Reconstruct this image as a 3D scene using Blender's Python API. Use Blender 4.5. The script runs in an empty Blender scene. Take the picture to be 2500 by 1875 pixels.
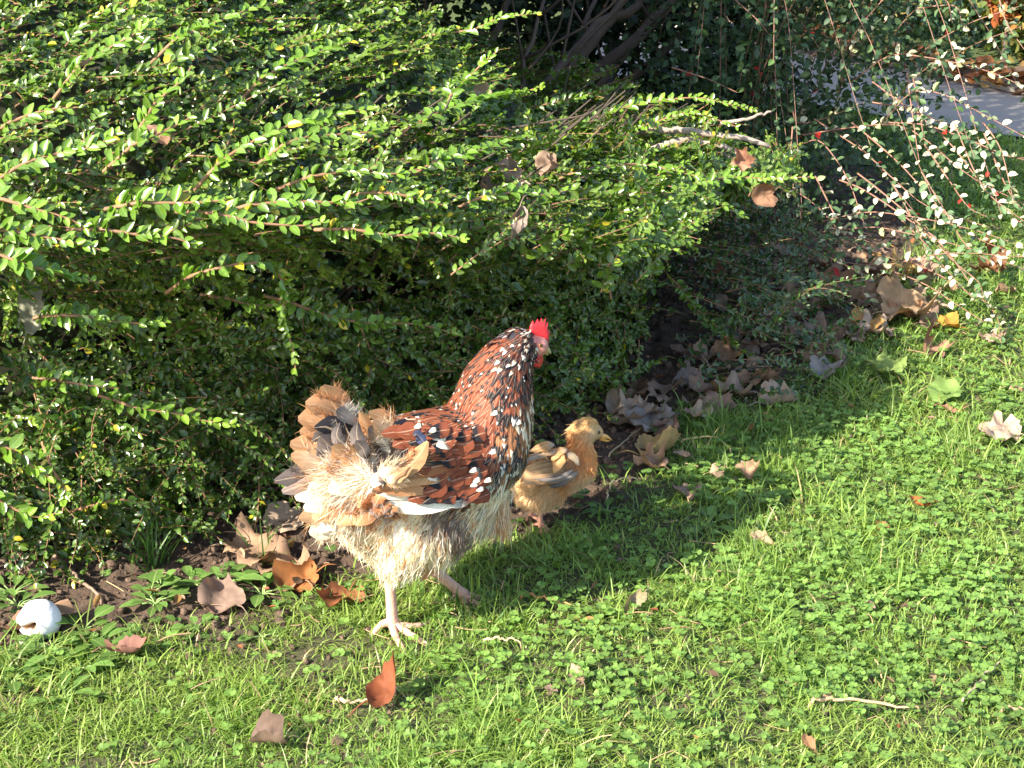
import bpy, math, random
import numpy as np
from mathutils import Vector, Matrix
from mathutils.bvhtree import BVHTree

# ------------------------------------------------------------ camera, sky, sun, exposure
scn = bpy.context.scene
COL = scn.collection
FPX, PITCH, CAMH = 4000.0, math.radians(20.6), 1.056     # focal length in photo pixels (2500 wide), tilt, height
cam_d = bpy.data.cameras.new("camera"); cam = bpy.data.objects.new("camera", cam_d); COL.objects.link(cam)
cam.location = (0, 0, CAMH); cam.rotation_euler = (math.radians(90) - PITCH, 0, 0)
cam_d.sensor_width = 36.0; cam_d.lens = 36.0 * FPX / 2500.0
cam_d.clip_start = 0.05; cam_d.clip_end = 500
scn.camera = cam
SUN_EL, SUN_AZ = math.radians(35.5), (-0.766, -0.643)
sd = Vector((SUN_AZ[0], SUN_AZ[1], 0)).normalized() * math.cos(SUN_EL); sd.z = math.sin(SUN_EL)
sun_l = bpy.data.lights.new("sun", 'SUN'); sun = bpy.data.objects.new("sun", sun_l); COL.objects.link(sun)
sun_l.energy = 4.6; sun_l.angle = math.radians(0.53); sun_l.color = (1.0, 0.91, 0.76)
sun.rotation_euler = sd.to_track_quat('Z', 'Y').to_euler()
w = bpy.data.worlds.new("World"); scn.world = w; w.use_nodes = True
nt = w.node_tree; bg = nt.nodes['Background']
sky = nt.nodes.new('ShaderNodeTexSky'); sky.sky_type = 'NISHITA'; sky.sun_disc = False
sky.sun_elevation = SUN_EL; sky.sun_rotation = math.atan2(sd.x, sd.y) % (2*math.pi)
sky.air_density = 1.0; sky.dust_density = 1.5
nt.links.new(sky.outputs[0], bg.inputs[0]); bg.inputs[1].default_value = 0.125
vs = scn.view_settings; vs.view_transform = 'Standard'; vs.look = 'None'; vs.gamma = 1.0; vs.exposure = 1.77
cy = scn.cycles; cy.max_bounces = 7; cy.diffuse_bounces = 3; cy.glossy_bounces = 2; cy.transmission_bounces = 4
cy.transparent_max_bounces = 4; cy.caustics_reflective = False; cy.caustics_refractive = False

# ------------------------------------------------------------ helpers
rng = np.random.default_rng(7); random.seed(7)
CP, SP = math.cos(PITCH), math.sin(PITCH)
def ray(u, v):
    a, b = (u-1250)/FPX, (v-937.5)/FPX
    return np.array([a, CP - b*SP, -SP - b*CP])
def at(u, v, z):                                   # point at depth z on the sight line of a photo pixel
    return np.array([0, 0, CAMH]) + ray(u, v)*z
def onground(u, v, h=0.0):
    r = ray(u, v); return np.array([0, 0, CAMH]) + r*((CAMH-h)/-r[2])
def proj(p):
    p = np.asarray(p, float); d = p - np.array([0, 0, CAMH])
    z = d[..., 1]*CP - d[..., 2]*SP
    return 1250+FPX*d[..., 0]/z, 937.5+FPX*(-d[..., 1]*SP - d[..., 2]*CP)/z, z
def nrm(v):
    v = np.asarray(v, float); return v/np.maximum(np.linalg.norm(v, axis=-1, keepdims=True), 1e-9)
def sstep(a, b, x):
    t = np.clip((x-a)/(b-a), 0, 1); return t*t*(3-2*t)
_lat = np.random.default_rng(3).random((256, 256))
def vnoise(x, y, s=1.0, o=0):
    x = np.asarray(x, float)/s + 50.3 + o*17.7; y = np.asarray(y, float)/s + 50.9 + o*9.1
    xi = np.floor(x).astype(int); yi = np.floor(y).astype(int); fx = x-xi; fy = y-yi
    fx = fx*fx*(3-2*fx); fy = fy*fy*(3-2*fy)
    g = lambda i, j: _lat[(xi+i) % 256, (yi+j) % 256]
    return (g(0,0)*(1-fx)+g(1,0)*fx)*(1-fy) + (g(0,1)*(1-fx)+g(1,1)*fx)*fy
def fbm(x, y, s=1.0, o=0, n=3):
    r = 0; a = 0.5; t = 0
    for k in range(n): r = r + a*vnoise(x, y, s/2**k, o+k*3); t += a; a *= 0.5
    return r/t

class MB:
    """collects vertices, faces, colours and surface coordinates for one mesh"""
    def __init__(s): s.V = []; s.C = []; s.U = []; s.F = []; s.n = 0
    def add(s, V, F, C=None, U=None):
        V = np.asarray(V, float).reshape(-1, 3); k = len(V)
        s.V.append(V)
        C = np.ones((k, 3))*0.5 if C is None else np.asarray(C, float)
        if C.ndim == 1: C = np.tile(C, (k, 1))
        s.C.append(C[:, :3]); s.U.append(np.zeros((k, 2)) if U is None else np.asarray(U, float))
        if isinstance(F, np.ndarray): F = [F]
        for f in F:
            f = np.asarray(f, int)
            if f.size: s.F.append(f + s.n)
        s.n += k
    def inst(s, T, R, O, C, jit=0.0):
        """T=(verts,facelists,uv); R (N,3,3) columns are axes already scaled; O (N,3); C (N,3)"""
        V, F, U = T; N = len(O); k = len(V)
        if N == 0: return
        W = np.einsum('nij,kj->nki', R, V) + O[:, None, :]
        off = (np.arange(N)*k)[:, None, None]
        FF = [(np.asarray(f)[None]+off).reshape(-1, np.asarray(f).shape[1]) for f in F]
        s.add(W.reshape(-1, 3), FF, np.repeat(C, k, axis=0), np.tile(U, (N, 1)))
    def build(s, name, mat, parent=None, smooth=True):
        me = bpy.data.meshes.new(name)
        V = np.concatenate(s.V) - (wloc(parent) if parent else 0); C = np.concatenate(s.C); U = np.concatenate(s.U)
        me.vertices.add(len(V)); me.vertices.foreach_set('co', V.ravel().astype(np.float32))
        idx = np.concatenate([f.ravel() for f in s.F]); tot = np.concatenate([np.full(len(f), f.shape[1]) for f in s.F])
        st = np.concatenate([[0], np.cumsum(tot)[:-1]])
        me.loops.add(len(idx)); me.loops.foreach_set('vertex_index', idx.astype(np.int32))
        me.polygons.add(len(tot)); me.polygons.foreach_set('loop_start', st.astype(np.int32))
        me.polygons.foreach_set('use_smooth', np.full(len(tot), smooth))
        me.update(calc_edges=True)
        a = me.attributes.new('col', 'FLOAT_COLOR', 'POINT')
        a.data.foreach_set('color', np.concatenate([C, np.ones((len(C), 1))], 1).ravel().astype(np.float32))
        b = me.attributes.new('luv', 'FLOAT2', 'POINT'); b.data.foreach_set('vector', U.ravel().astype(np.float32))
        me.materials.append(mat); me.validate()
        o = bpy.data.objects.new(name, me); COL.objects.link(o)
        if parent: o.parent = parent
        return o
def wloc(o):
    v = np.zeros(3)
    while o: v = v + np.array(o.location); o = o.parent
    return v
def tag(o, label=None, cat=None, group=None, kind=None):
    for k, v in (('label', label), ('category', cat), ('group', group), ('kind', kind)):
        if v: o[k] = v
    return o
def empty(name, loc, label, cat, group=None, rz=0):
    o = bpy.data.objects.new(name, None); COL.objects.link(o); o.location = loc; o.rotation_euler.z = rz
    o.empty_display_size = 0.05
    return tag(o, label, cat, group)
def frames(d, n):
    """rotation matrices: y = d (length axis), z ~ n"""
    d = nrm(d); x = nrm(np.cross(d, n)); z = np.cross(x, d)
    return np.stack([x, d, z], axis=-1)
def tube(mb, P, r, sides=5, C=(0.2, 0.1, 0.05), cap=True):
    P = np.asarray(P, float); n = len(P); r = np.broadcast_to(np.asarray(r, float), (n,))
    T = nrm(np.gradient(P, axis=0)); up = np.array([0.13, 0.21, 1.0])
    if abs(T[:, 2]).mean() > 0.85: up = np.array([1.0, 0.2, 0.1])
    X = nrm(np.cross(T, up)); Y = np.cross(X, T)
    a = np.arange(sides)/sides*2*np.pi
    V = P[:, None] + r[:, None, None]*(np.cos(a)[None, :, None]*X[:, None] + np.sin(a)[None, :, None]*Y[:, None])
    i = np.arange(n-1)[:, None]*sides; j = np.arange(sides)[None]; k = (j+1) % sides
    F = np.stack([i+j, i+k, i+sides+k, i+sides+j], -1).reshape(-1, 4)
    Fs = [F]
    if cap: Fs += [np.arange(sides)[::-1][None], (np.arange(sides)+(n-1)*sides)[None]]
    U = np.stack([np.repeat(np.linspace(0, 1, n), sides), np.tile(a/6.283, n)], 1)
    mb.add(V.reshape(-1, 3), Fs, C if np.ndim(C) == 1 else np.repeat(C, sides, axis=0), U)
def curve(P, n):
    """Catmull-Rom through P"""
    P = np.asarray(P, float)
    if len(P) < 3: return P[0]+(P[-1]-P[0])*np.linspace(0, 1, n)[:, None]
    Q = np.vstack([2*P[0]-P[1], P, 2*P[-1]-P[-2]])
    t = np.linspace(0, len(P)-1-1e-6, n); i = t.astype(int); f = (t-i)[:, None]
    a, b, c, d = Q[i], Q[i+1], Q[i+2], Q[i+3]
    return 0.5*(2*b+(c-a)*f+(2*a-5*b+4*c-d)*f**2+(3*b-a-3*c+d)*f**3)
def leaf_t(st=((0,0),(.22,.40),(.5,.5),(.78,.36),(1,0)), fold=0.18, curl=-0.12):
    """leaf: y 0..1, x -0.5..0.5, folded along the midrib"""
    V = []; U = []; n = len(st)
    for (t, wd) in st:
        z = curl*t*t
        for sx in (-1, 0, 1):
            V.append((sx*wd, t, z + abs(sx)*wd*fold)); U.append((t, 0.5+sx*wd))
    V = np.array(V, float); q = []
    for i in range(n-1):
        for c in (0, 1): q.append((3*i+c, 3*i+c+1, 3*i+c+4, 3*i+c+3))
    T = np.array([(0, 1, 1, 0)]); q = q
    # ends collapse to the midrib: build them as triangles
    tri = []; qq = []
    for i in range(n-1):
        for c in (0, 1):
            a, b, d, e = 3*i+c, 3*i+c+1, 3*i+c+4, 3*i+c+3
            if st[i][1] == 0: tri.append((1, d, e))
            elif st[i+1][1] == 0: tri.append((a, b, 3*i+4))
            else: qq.append((a, b, d, e))
    fs = []
    if tri: fs.append(np.array(tri))
    if qq: fs.append(np.array(qq))
    return V, fs, np.array(U, float)

# ------------------------------------------------------------ materials
def mat(name, build):
    m = bpy.data.materials.new(name); m.use_nodes = True; t = m.node_tree
    t.nodes.clear(); out = t.nodes.new('ShaderNodeOutputMaterial'); build(t, out); return m
def N(t, ty, **kw):
    n = t.nodes.new(ty)
    for k, v in kw.items():
        if k.startswith('i_'):
            n.inputs[k[2:].replace('_', ' ')].default_value = v
        else: setattr(n, k, v)
    return n
def attr(t, name='col'):
    n = t.nodes.new('ShaderNodeAttribute'); n.attribute_name = name; return n
def mixc(t, fac, a, b, mode='MIX'):
    n = t.nodes.new('ShaderNodeMix'); n.data_type = 'RGBA'; n.blend_type = mode
    for s, v in ((n.inputs[0], fac), (n.inputs[6], a), (n.inputs[7], b)):
        if hasattr(v, 'is_output') or hasattr(v, 'links'): t.links.new(v, s)
        else: s.default_value = v if not isinstance(v, tuple) else (*v, 1)
    return n.outputs[2]
def mth(t, op, a, b=None):
    n = t.nodes.new('ShaderNodeMath'); n.operation = op
    for s, v in ((n.inputs[0], a), (n.inputs[1], b)):
        if v is None: continue
        if hasattr(v, 'links'): t.links.new(v, s)
        else: s.default_value = v
    return n.outputs[0]
def foliage(name, rough=0.35, trans=0.35, spec=0.5, tint=(0.9, 1.25, 0.35), under=None, vein=0.25, noise=0.35, tr_bright=1.2):
    def b(t, out):
        c = attr(t).outputs['Color']
        geo = N(t, 'ShaderNodeNewGeometry'); nz = N(t, 'ShaderNodeTexNoise', i_Scale=220.0, i_Detail=2.0)
        t.links.new(geo.outputs['Position'], nz.inputs['Vector'])
        v = mth(t, 'ADD', mth(t, 'MULTIPLY', nz.outputs[0], noise*2), 1-noise)
        c2 = mixc(t, 1.0, c, v, 'MULTIPLY')
        uv = attr(t, 'luv'); sx = N(t, 'ShaderNodeSeparateXYZ'); t.links.new(uv.outputs['Vector'], sx.inputs[0])
        d = mth(t, 'ABSOLUTE', mth(t, 'SUBTRACT', sx.outputs[1], 0.5))
        mid = mth(t, 'LESS_THAN', d, 0.035)
        c3 = mixc(t, mth(t, 'MULTIPLY', mid, vein), c2, (0.35, 0.42, 0.16))
        if under: c3 = mixc(t, geo.outputs['Backfacing'], c3, under)
        p = N(t, 'ShaderNodeBsdfPrincipled', i_Roughness=rough)
        p.inputs['Specular IOR Level'].default_value = spec
        t.links.new(c3, p.inputs['Base Color'])
        tr = N(t, 'ShaderNodeBsdfTranslucent')
        t.links.new(mixc(t, 1.0, c3, tuple(x*tr_bright for x in tint), 'MULTIPLY'), tr.inputs[0])
        mx = N(t, 'ShaderNodeMixShader'); mx.inputs[0].default_value = trans
        t.links.new(p.outputs[0], mx.inputs[1]); t.links.new(tr.outputs[0], mx.inputs[2])
        t.links.new(mx.outputs[0], out.inputs[0])
    return mat(name, b)
def bark(name, c1, c2, scale=60, rough=0.85):
    def b(t, out):
        tc = N(t, 'ShaderNodeNewGeometry'); nz = N(t, 'ShaderNodeTexNoise', i_Scale=float(scale), i_Detail=4.0)
        t.links.new(tc.outputs['Position'], nz.inputs['Vector'])
        p = N(t, 'ShaderNodeBsdfPrincipled', i_Roughness=rough)
        c = mixc(t, nz.outputs[0], c1, c2); t.links.new(c, p.inputs['Base Color'])
        bp = N(t, 'ShaderNodeBump', i_Strength=0.5, i_Distance=0.001); t.links.new(nz.outputs[0], bp.inputs['Height'])
        t.links.new(bp.outputs[0], p.inputs['Normal']); t.links.new(p.outputs[0], out.inputs[0])
    return mat(name, b)
# ------------------------------------------------------------ hedge outline (plan path, height profile)
HP = curve([(-2.4,1.75),(-1.6,1.95),(-.74,2.08),(-.45,2.20),(-.2,2.36),(.03,2.57),(.21,2.82),(.33,3.12),(.30,3.45),(.0,3.75),(-.6,3.95)], 160)
HT = nrm(np.gradient(HP, axis=0)); HN = np.stack([HT[:, 1], -HT[:, 0]], 1)       # outward (towards the camera)
PROF = np.array([(-.05,0),(-.05,.1),(-.05,.2),(-.03,.32),(.06,.43),(.21,.51),(.315,.56),(.315,.615),(.22,.69),(.08,.75),(-.1,.80),(-.35,.85),(-1.0,.92)])
PC = curve(PROF, 120)
_HX = [-.45, -.1, .06, .16, .4]
def hmap(h, x, y=2.5):
    s = np.interp(x, _HX, [1, .94, .84, .77, .70])*(1-.22*sstep(2.8, 3.4, y)); k = np.interp(x, [-.45, -.1, 0, .06, .17, .4], [1, .34, .10, .05, .05, .05]); return s*np.where(h < .55, h, .55+(h-.55)*k)
def hinv(h, x, y=2.5):
    s = np.interp(x, _HX, [1, .94, .84, .77, .70])*(1-.22*sstep(2.8, 3.4, y)); k = np.interp(x, [-.45, -.1, 0, .06, .17, .4], [1, .34, .10, .05, .05, .05]); q = h/s; return np.where(q < .55, q, .55+(q-.55)/np.maximum(k, .1))
def hoff(off, x): return np.where(off > -.06, -.06+(off+.06)*np.interp(x, [0, .2], [1, .5]), off)
def hedge_d(x, y):
    d2 = (np.asarray(x)[..., None]-HP[:, 0])**2 + (np.asarray(y)[..., None]-HP[:, 1])**2
    i = d2.argmin(-1); s = (x-HP[i, 0])*HN[i, 0] + (y-HP[i, 1])*HN[i, 1]
    return np.sign(s)*np.sqrt(d2.min(-1)), i

# ------------------------------------------------------------ ground
LB = np.array([onground(u, v)[:2] for u, v in ((-500,1660),(0,1630),(180,1590),(330,1550),(560,1520),(700,1455),(900,1400),(1150,1330),(1400,1270),
     (1600,1150),(1640,1040),(1800,960),(1980,880),(2060,800),(2150,720),(2200,660),(2230,560),(2200,480),(2150,400))])
LBc = curve(LB, 200); _t = nrm(np.gradient(LBc, axis=0)); LBn = np.stack([_t[:, 1], -_t[:, 0]], 1)
def lawn_d(x, y):
    """signed distance to the edge between bare bed and lawn (+ = lawn)"""
    x = np.asarray(x, float); y = np.asarray(y, float); sh = x.shape; x = x.ravel(); y = y.ravel(); r = np.empty(len(x))
    for k in range(0, len(x), 20000):
        a, b = x[k:k+20000], y[k:k+20000]
        d2 = (a[:, None]-LBc[:, 0])**2 + (b[:, None]-LBc[:, 1])**2; i = d2.argmin(1)
        s = (a-LBc[i, 0])*LBn[i, 0] + (b-LBc[i, 1])*LBn[i, 1]
        r[k:k+20000] = np.sign(s)*np.sqrt(d2[np.arange(len(a)), i])
    return r.reshape(sh)
def gz(x, y):
    x = np.asarray(x, float); y = np.asarray(y, float)
    near = 1-sstep(4, 9, np.abs(y))
    return (0.022*(fbm(x, y, .55, 1)-.5) + 0.008*(fbm(x, y, .12, 2)-.5))*near
def gmesh(name, x0, x1, y0, y1, nx, ny, zf, m, cf=None):
    X, Y = np.meshgrid(np.linspace(x0, x1, nx), np.linspace(y0, y1, ny)); Z = zf(X, Y)
    V = np.stack([X, Y, Z], -1).reshape(-1, 3)
    i = np.arange(ny-1)[:, None]*nx + np.arange(nx-1)[None]
    F = np.stack([i, i+1, i+nx+1, i+nx], -1).reshape(-1, 4)
    mb = MB(); C = None
    if cf is not None: C = cf(X, Y).reshape(-1, 3)
    mb.add(V, F, C); return mb.build(name, m)
def soilb(t, out):
    c = attr(t).outputs['Color']; g = N(t, 'ShaderNodeNewGeometry')
    n1 = N(t, 'ShaderNodeTexNoise', i_Scale=35.0, i_Detail=8.0); n2 = N(t, 'ShaderNodeTexNoise', i_Scale=260.0, i_Detail=3.0)
    for n in (n1, n2): t.links.new(g.outputs['Position'], n.inputs['Vector'])
    v = mth(t, 'ADD', mth(t, 'MULTIPLY', n2.outputs[0], 1.2), 0.35)
    c = mixc(t, 1.0, c, v, 'MULTIPLY'); c = mixc(t, mth(t, 'MULTIPLY', n1.outputs[0], .5), c, (0.10, 0.06, 0.035))
    p = N(t, 'ShaderNodeBsdfPrincipled', i_Roughness=0.95); t.links.new(c, p.inputs['Base Color'])
    bp = N(t, 'ShaderNodeBump', i_Strength=0.8, i_Distance=0.004); t.links.new(n2.outputs[0], bp.inputs['Height'])
    t.links.new(bp.outputs[0], p.inputs['Normal']); t.links.new(p.outputs[0], out.inputs[0])
M_soil = mat('soil', soilb)
def gcol(X, Y):
    d = lawn_d(X, Y); f = sstep(-.05, .06, d + .06*(fbm(X, Y, .1, 5)-.5))[..., None]
    f = f*(1-.7*sstep(.55, .75, fbm(X, Y, .16, 9)))[..., None]
    soil = np.array([.062, .040, .028]); turf = np.array([.035, .05, .015])
    return soil*(1-f) + turf*f
def zz(X, Y):
    d = lawn_d(X, Y); bed = 1-sstep(-.04, .05, d)
    return gz(X, Y) + bed*(0.014*(fbm(X, Y, .05, 11)-.5) + 0.020*(fbm(X, Y, .022, 13, 2)-.5) + 0.007*(fbm(X, Y, .011, 17, 2)-.5))
GX0, GX1, GY0, GY1 = -1.6, 2.2, 1.1, 4.6
g1 = gmesh('ground', GX0, GX1, GY0, GY1, 620, 620, zz, M_soil, gcol); g1['kind'] = 'structure'
# the wider ground sheet, to the horizon, lies under the detailed one
def farmat(t, out):
    g = N(t, 'ShaderNodeNewGeometry'); n1 = N(t, 'ShaderNodeTexNoise', i_Scale=6.0, i_Detail=6.0); t.links.new(g.outputs['Position'], n1.inputs['Vector'])
    c = mixc(t, n1.outputs[0], (.03, .055, .012), (.07, .10, .025))
    p = N(t, 'ShaderNodeBsdfPrincipled', i_Roughness=0.95); t.links.new(c, p.inputs['Base Color']); t.links.new(p.outputs[0], out.inputs[0])
M_far = mat('far_turf', farmat)
mb = MB(); a = 220
mb.add([(-a,-a,-.03),(a,-a,-.03),(a,a,-.03),(-a,a,-.03)], np.array([[0,1,2,3]])); o = mb.build('terrain', M_far, smooth=False); o['kind'] = 'structure'
g2 = gmesh('lawn_ground', -2.5, 6.5, 4.6, 8.6, 180, 80, lambda X, Y: gz(X, Y)-.002, M_far); g2['kind'] = 'structure'

# path beyond the lawn, with kerb
def pathb(t, out):
    g = N(t, 'ShaderNodeNewGeometry'); n1 = N(t, 'ShaderNodeTexNoise', i_Scale=9.0, i_Detail=8.0); n2 = N(t, 'ShaderNodeTexNoise', i_Scale=180.0, i_Detail=2.0)
    for n in (n1, n2): t.links.new(g.outputs['Position'], n.inputs['Vector'])
    c = mixc(t, n1.outputs[0], (.25, .22, .19), (.36, .32, .28)); c = mixc(t, mth(t, 'MULTIPLY', n2.outputs[0], .35), c, (.12, .11, .12))
    p = N(t, 'ShaderNodeBsdfPrincipled', i_Roughness=0.9); t.links.new(c, p.inputs['Base Color']); t.links.new(p.outputs[0], out.inputs[0])
M_path = mat('asphalt', pathb)
PN = [onground(u, v)[:2] for u, v in ((2900,395),(2500,345),(2280,312),(2120,285),(1980,262),(1700,225),(1400,190))]
PF = [onground(u, v)[:2] for u, v in ((2900,300),(2500,238),(2300,195),(2120,158),(1980,130),(1700,85),(1400,40))]
PNc, PFc = curve(PN, 40), curve(PF, 40)
mb = MB(); V = []
for a, b in zip(PNc, PFc):
    for k in range(9): q = a+(b-a)*k/8; V.append((q[0], q[1], .012 + .012*math.sin(k/8*math.pi)))
i = np.arange(39)[:, None]*9+np.arange(8)[None]; mb.add(V, np.stack([i, i+1, i+10, i+9], -1).reshape(-1, 4))
o = mb.build('path', M_path); o['kind'] = 'structure'
M_kerb = bark('kerb_stone', (.42, .38, .33), (.62, .58, .50), 14)
mb = MB(); V = []
for j, b in enumerate(PFc):
    d = nrm(b-PNc[j])
    for dx, h in ((0, -.02), (0, .05), (.015, .062), (.16, .066), (.17, .0)): V.append((b[0]+d[0]*dx, b[1]+d[1]*dx, h + .004*math.sin(j*1.7)))
i = np.arange(39)[:, None]*5+np.arange(4)[None]; mb.add(V, np.stack([i, i+1, i+6, i+5], -1).reshape(-1, 4))
tag(mb.build('kerb', M_kerb), 'pale stone kerb strewn with orange leaves along the far side of the path', 'kerb', kind='structure')

# ------------------------------------------------------------ leafy sprays
M_hleaf = foliage('hedge_leaf', rough=0.27, trans=0.22, spec=0.6, vein=.3)
M_stem = bark('hedge_stem', (.16, .075, .035), (.30, .17, .09), 120, .7)
LT = [leaf_t(fold=f, curl=c) for f, c in ((.35, -.12), (.15, -.2), (.5, .05))]
class Sprays:
    def __init__(s): s.L = []; s.N = []; s.O = []; s.S = []; s.C = []; s.W = []; s.stem = MB()
    def spray(s, P, nrmv, L=.016, gap=.0075, ang=52, col=(.06,.14,.02), r0=.0016, jit=.25, taper=.55, t0=.05, w=.58, pairs=True, scol=None, sides=4, skip=.05, colfn=None):
        P = np.asarray(P, float); seg = np.linalg.norm(np.diff(P, axis=0), axis=1); cum = np.concatenate([[0], np.cumsum(seg)]); tot = cum[-1]
        tube(s.stem, P, np.linspace(r0, r0*.35, len(P)), sides, scol if scol is not None else (.25,.13,.06), cap=False)
        tt = np.arange(tot*t0, tot, gap); n = len(tt)
        if n < 1: return
        tt = np.clip(tt + rng.normal(0, gap*.32, n), 0, tot)
        B = np.stack([np.interp(tt, cum, P[:, k]) for k in range(3)], 1)
        T = nrm(np.stack([np.interp(tt, cum, np.gradient(P[:, k])) for k in range(3)], 1))
        Nn = nrm(np.broadcast_to(nrmv, (n, 3)) + rng.normal(0, .12, (n, 3)))
        S = nrm(np.cross(T, Nn)); Nn = np.cross(S, T)
        frac = tt/tot; size = L*(1-taper*frac**3)*rng.uniform(.6, 1.2, n)
        for sg in ((1, -1) if pairs else (1,)):
            sgv = np.full(n, float(sg)) if pairs else np.where(np.arange(n) % 2, 1., -1.)
            keep = rng.random(n) > skip
            a = np.radians(ang*(1-.45*frac**2) + rng.normal(0, 16, n))
            D = T*np.cos(a)[:, None] + S*(np.sin(a)*sgv)[:, None] + Nn*rng.normal(.25, jit, n)[:, None]
            LN = nrm(Nn + T*(-.15) + rng.normal(0, jit, (n, 3)))
            s.L.append(nrm(D)[keep]); s.N.append(LN[keep]); s.O.append(B[keep]); s.S.append(size[keep]); s.W.append(np.full(keep.sum(), w))
            c = np.tile(np.asarray(col, float), (n, 1))
            c = c*(1+rng.normal(0, .22, (n, 1)))*(1 + .45*(frac**3)[:, None]*np.array([1.3, 1, .6]))
            if colfn is not None: c = colfn(c)
            s.C.append(np.clip(c, .005, .9)[keep])
    def build(s, parent, leaf_mat, stem_mat, lname='leaves', sname='stems', kind=None):
        L, Nn, O, S, C, W = (np.concatenate(q) for q in (s.L, s.N, s.O, s.S, s.C, s.W))
        R = frames(L, Nn)*np.stack([S*W, S, S], -1)[:, None, :]
        mb = MB(); pick = rng.integers(0, len(LT), len(S))
        for k, T in enumerate(LT): m = pick == k; mb.inst(T, R[m], O[m], C[m])
        a = mb.build(lname, leaf_mat, parent); b = s.stem.build(sname, stem_mat, parent)
        if kind: a['kind'] = kind
        print(lname, len(S)); return a, b
def arc(p0, d, L, droop=.25, n=8, wig=.04):
    """stem polyline starting along d and bending down"""
    d = nrm(d); t = np.linspace(0, 1, n)[:, None]; s = nrm(np.cross(d, [0, 0, 1])+1e-6)
    a = rng.uniform(0, 6.28)
    return p0 + d*L*t + np.array([0, 0, -1.])*droop*L*t**2 + s*np.sin(t*3+a)*wig*L

def ycol(c):
    m = rng.random(len(c)) < .018; c = c.copy(); c[m] = np.array([.45, .38, .03])*rng.uniform(.6, 1.2, (m.sum(), 1)); return c
hedge = empty('hedge', (-.7, 2.6, 0), 'dense glossy-leaved evergreen hedge filling the left, sunlit on top and shaded below', 'hedge')
hs = Sprays(); rng = np.random.default_rng(21)
def hpoint(i, k, out=0.0):
    """point on the hedge's skin: path index i, profile index k"""
    bx, by = HP[i]; nx, ny = HN[i]; off, h = PC[k]; off = float(hoff(off, bx))
    x = bx+nx*(off+out); y = by+ny*(off+out)
    lump = (fbm(x*1.0+h*2, y+h*1.3, .24, 31)-.5)*.24
    x += nx*lump; y += ny*lump
    hh = float(hmap(h, x, y)) + (0.05*(fbm(x, y, .3, 33)-.5) if h > .6 else 0)
    pt = PC[min(k+2, 119)]-PC[max(k-2, 0)]; pn = nrm(np.array([pt[1], -pt[0]]))       # outward in (off,h)
    n3 = np.array([nx*pn[0], ny*pn[0], pn[1]])
    return np.array([x, y, max(hh, .02)+n3[2]*out]), n3
klen = np.concatenate([[0], np.cumsum(np.linalg.norm(np.diff(PC, axis=0), axis=1))]); klen /= klen[-1]
ilen = np.concatenate([[0], np.cumsum(np.linalg.norm(np.diff(HP, axis=0), axis=1))]); itot = ilen[-1]
rightw = np.array([.75, .35, .28])
nf = 0
for layer, (cnt, outd) in enumerate(((4300, -.005), (3000, -.05), (1500, -.11))):
    for _ in range(cnt):
        i = int(np.interp(rng.uniform(.45, itot-.05), ilen, np.arange(160))); k = int(np.interp(rng.random()**1.25, klen, np.arange(120)))
        p, n3 = hpoint(i, k, outd + rng.normal(0, .015))
        u, v, z = proj(p)
        if u < -450 or u > 2300 or v < -700 or z > 4.2: continue
        low = PC[k][1] < .5
        # sprays lie roughly along the skin, sweeping right and up on top, any way below
        a = rng.normal(0, .5 if not low else .9); tang = np.array([HT[i, 0], HT[i, 1], 0]); upt = nrm(np.cross(n3, tang)); upt = upt if upt[2] > 0 else -upt
        d = nrm(tang*math.cos(a) + upt*math.sin(a) + n3*rng.uniform(.0, .45) + (np.array([0, 0, .22]) if not low else np.array([0, 0, -.05])))
        L = rng.uniform(.09, .2) if layer == 0 else rng.uniform(.08, .15)
        P = arc(p - d*L*.55, d, L, rng.uniform(.0, .35), 7, .09)
        fn = nrm(n3 + np.array([0, 0, .45]) + rng.normal(0, .3, 3))
        cl = fbm(p[0]*1.0, p[2]+p[1], .12, 40)
        col = np.array([.072, .138, .016])*(.75+.6*cl) + np.array([.02, .015, 0])*rng.random()
        hs.spray(P, fn, L=rng.uniform(.0095, .0175), gap=rng.uniform(.0060, .0095), col=col, r0=rng.uniform(.0009, .0016), jit=.3, colfn=ycol)
        nf += 1
print('filler sprays', nf)
# the hem: short shoots hanging to the soil on the left
for _ in range(520):
    i = int(np.argmin(abs(HP[:90, 0]-rng.uniform(-1.25, .05)))); o_ = rng.uniform(-.08, .055); b = np.array([HP[i, 0]+HN[i, 0]*o_, HP[i, 1]+HN[i, 1]*o_, rng.uniform(.03, .26)])
    d = nrm(np.array([rng.uniform(-.6, .8), rng.uniform(-.7, .2), rng.uniform(-.5, .4)])); P = arc(b, d, rng.uniform(.07, .15), rng.uniform(.1, .5), 7, .1); P[:, 2] = np.maximum(P[:, 2], .01)
    hs.spray(P, nrm(np.array([0, -.7, .7])+rng.normal(0, .3, 3)), L=rng.uniform(.011, .017), gap=rng.uniform(.007, .010), col=np.array([.058, .115, .02])*rng.uniform(.7, 1.2), r0=.0011, jit=.4, skip=.12, colfn=ycol)
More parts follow.
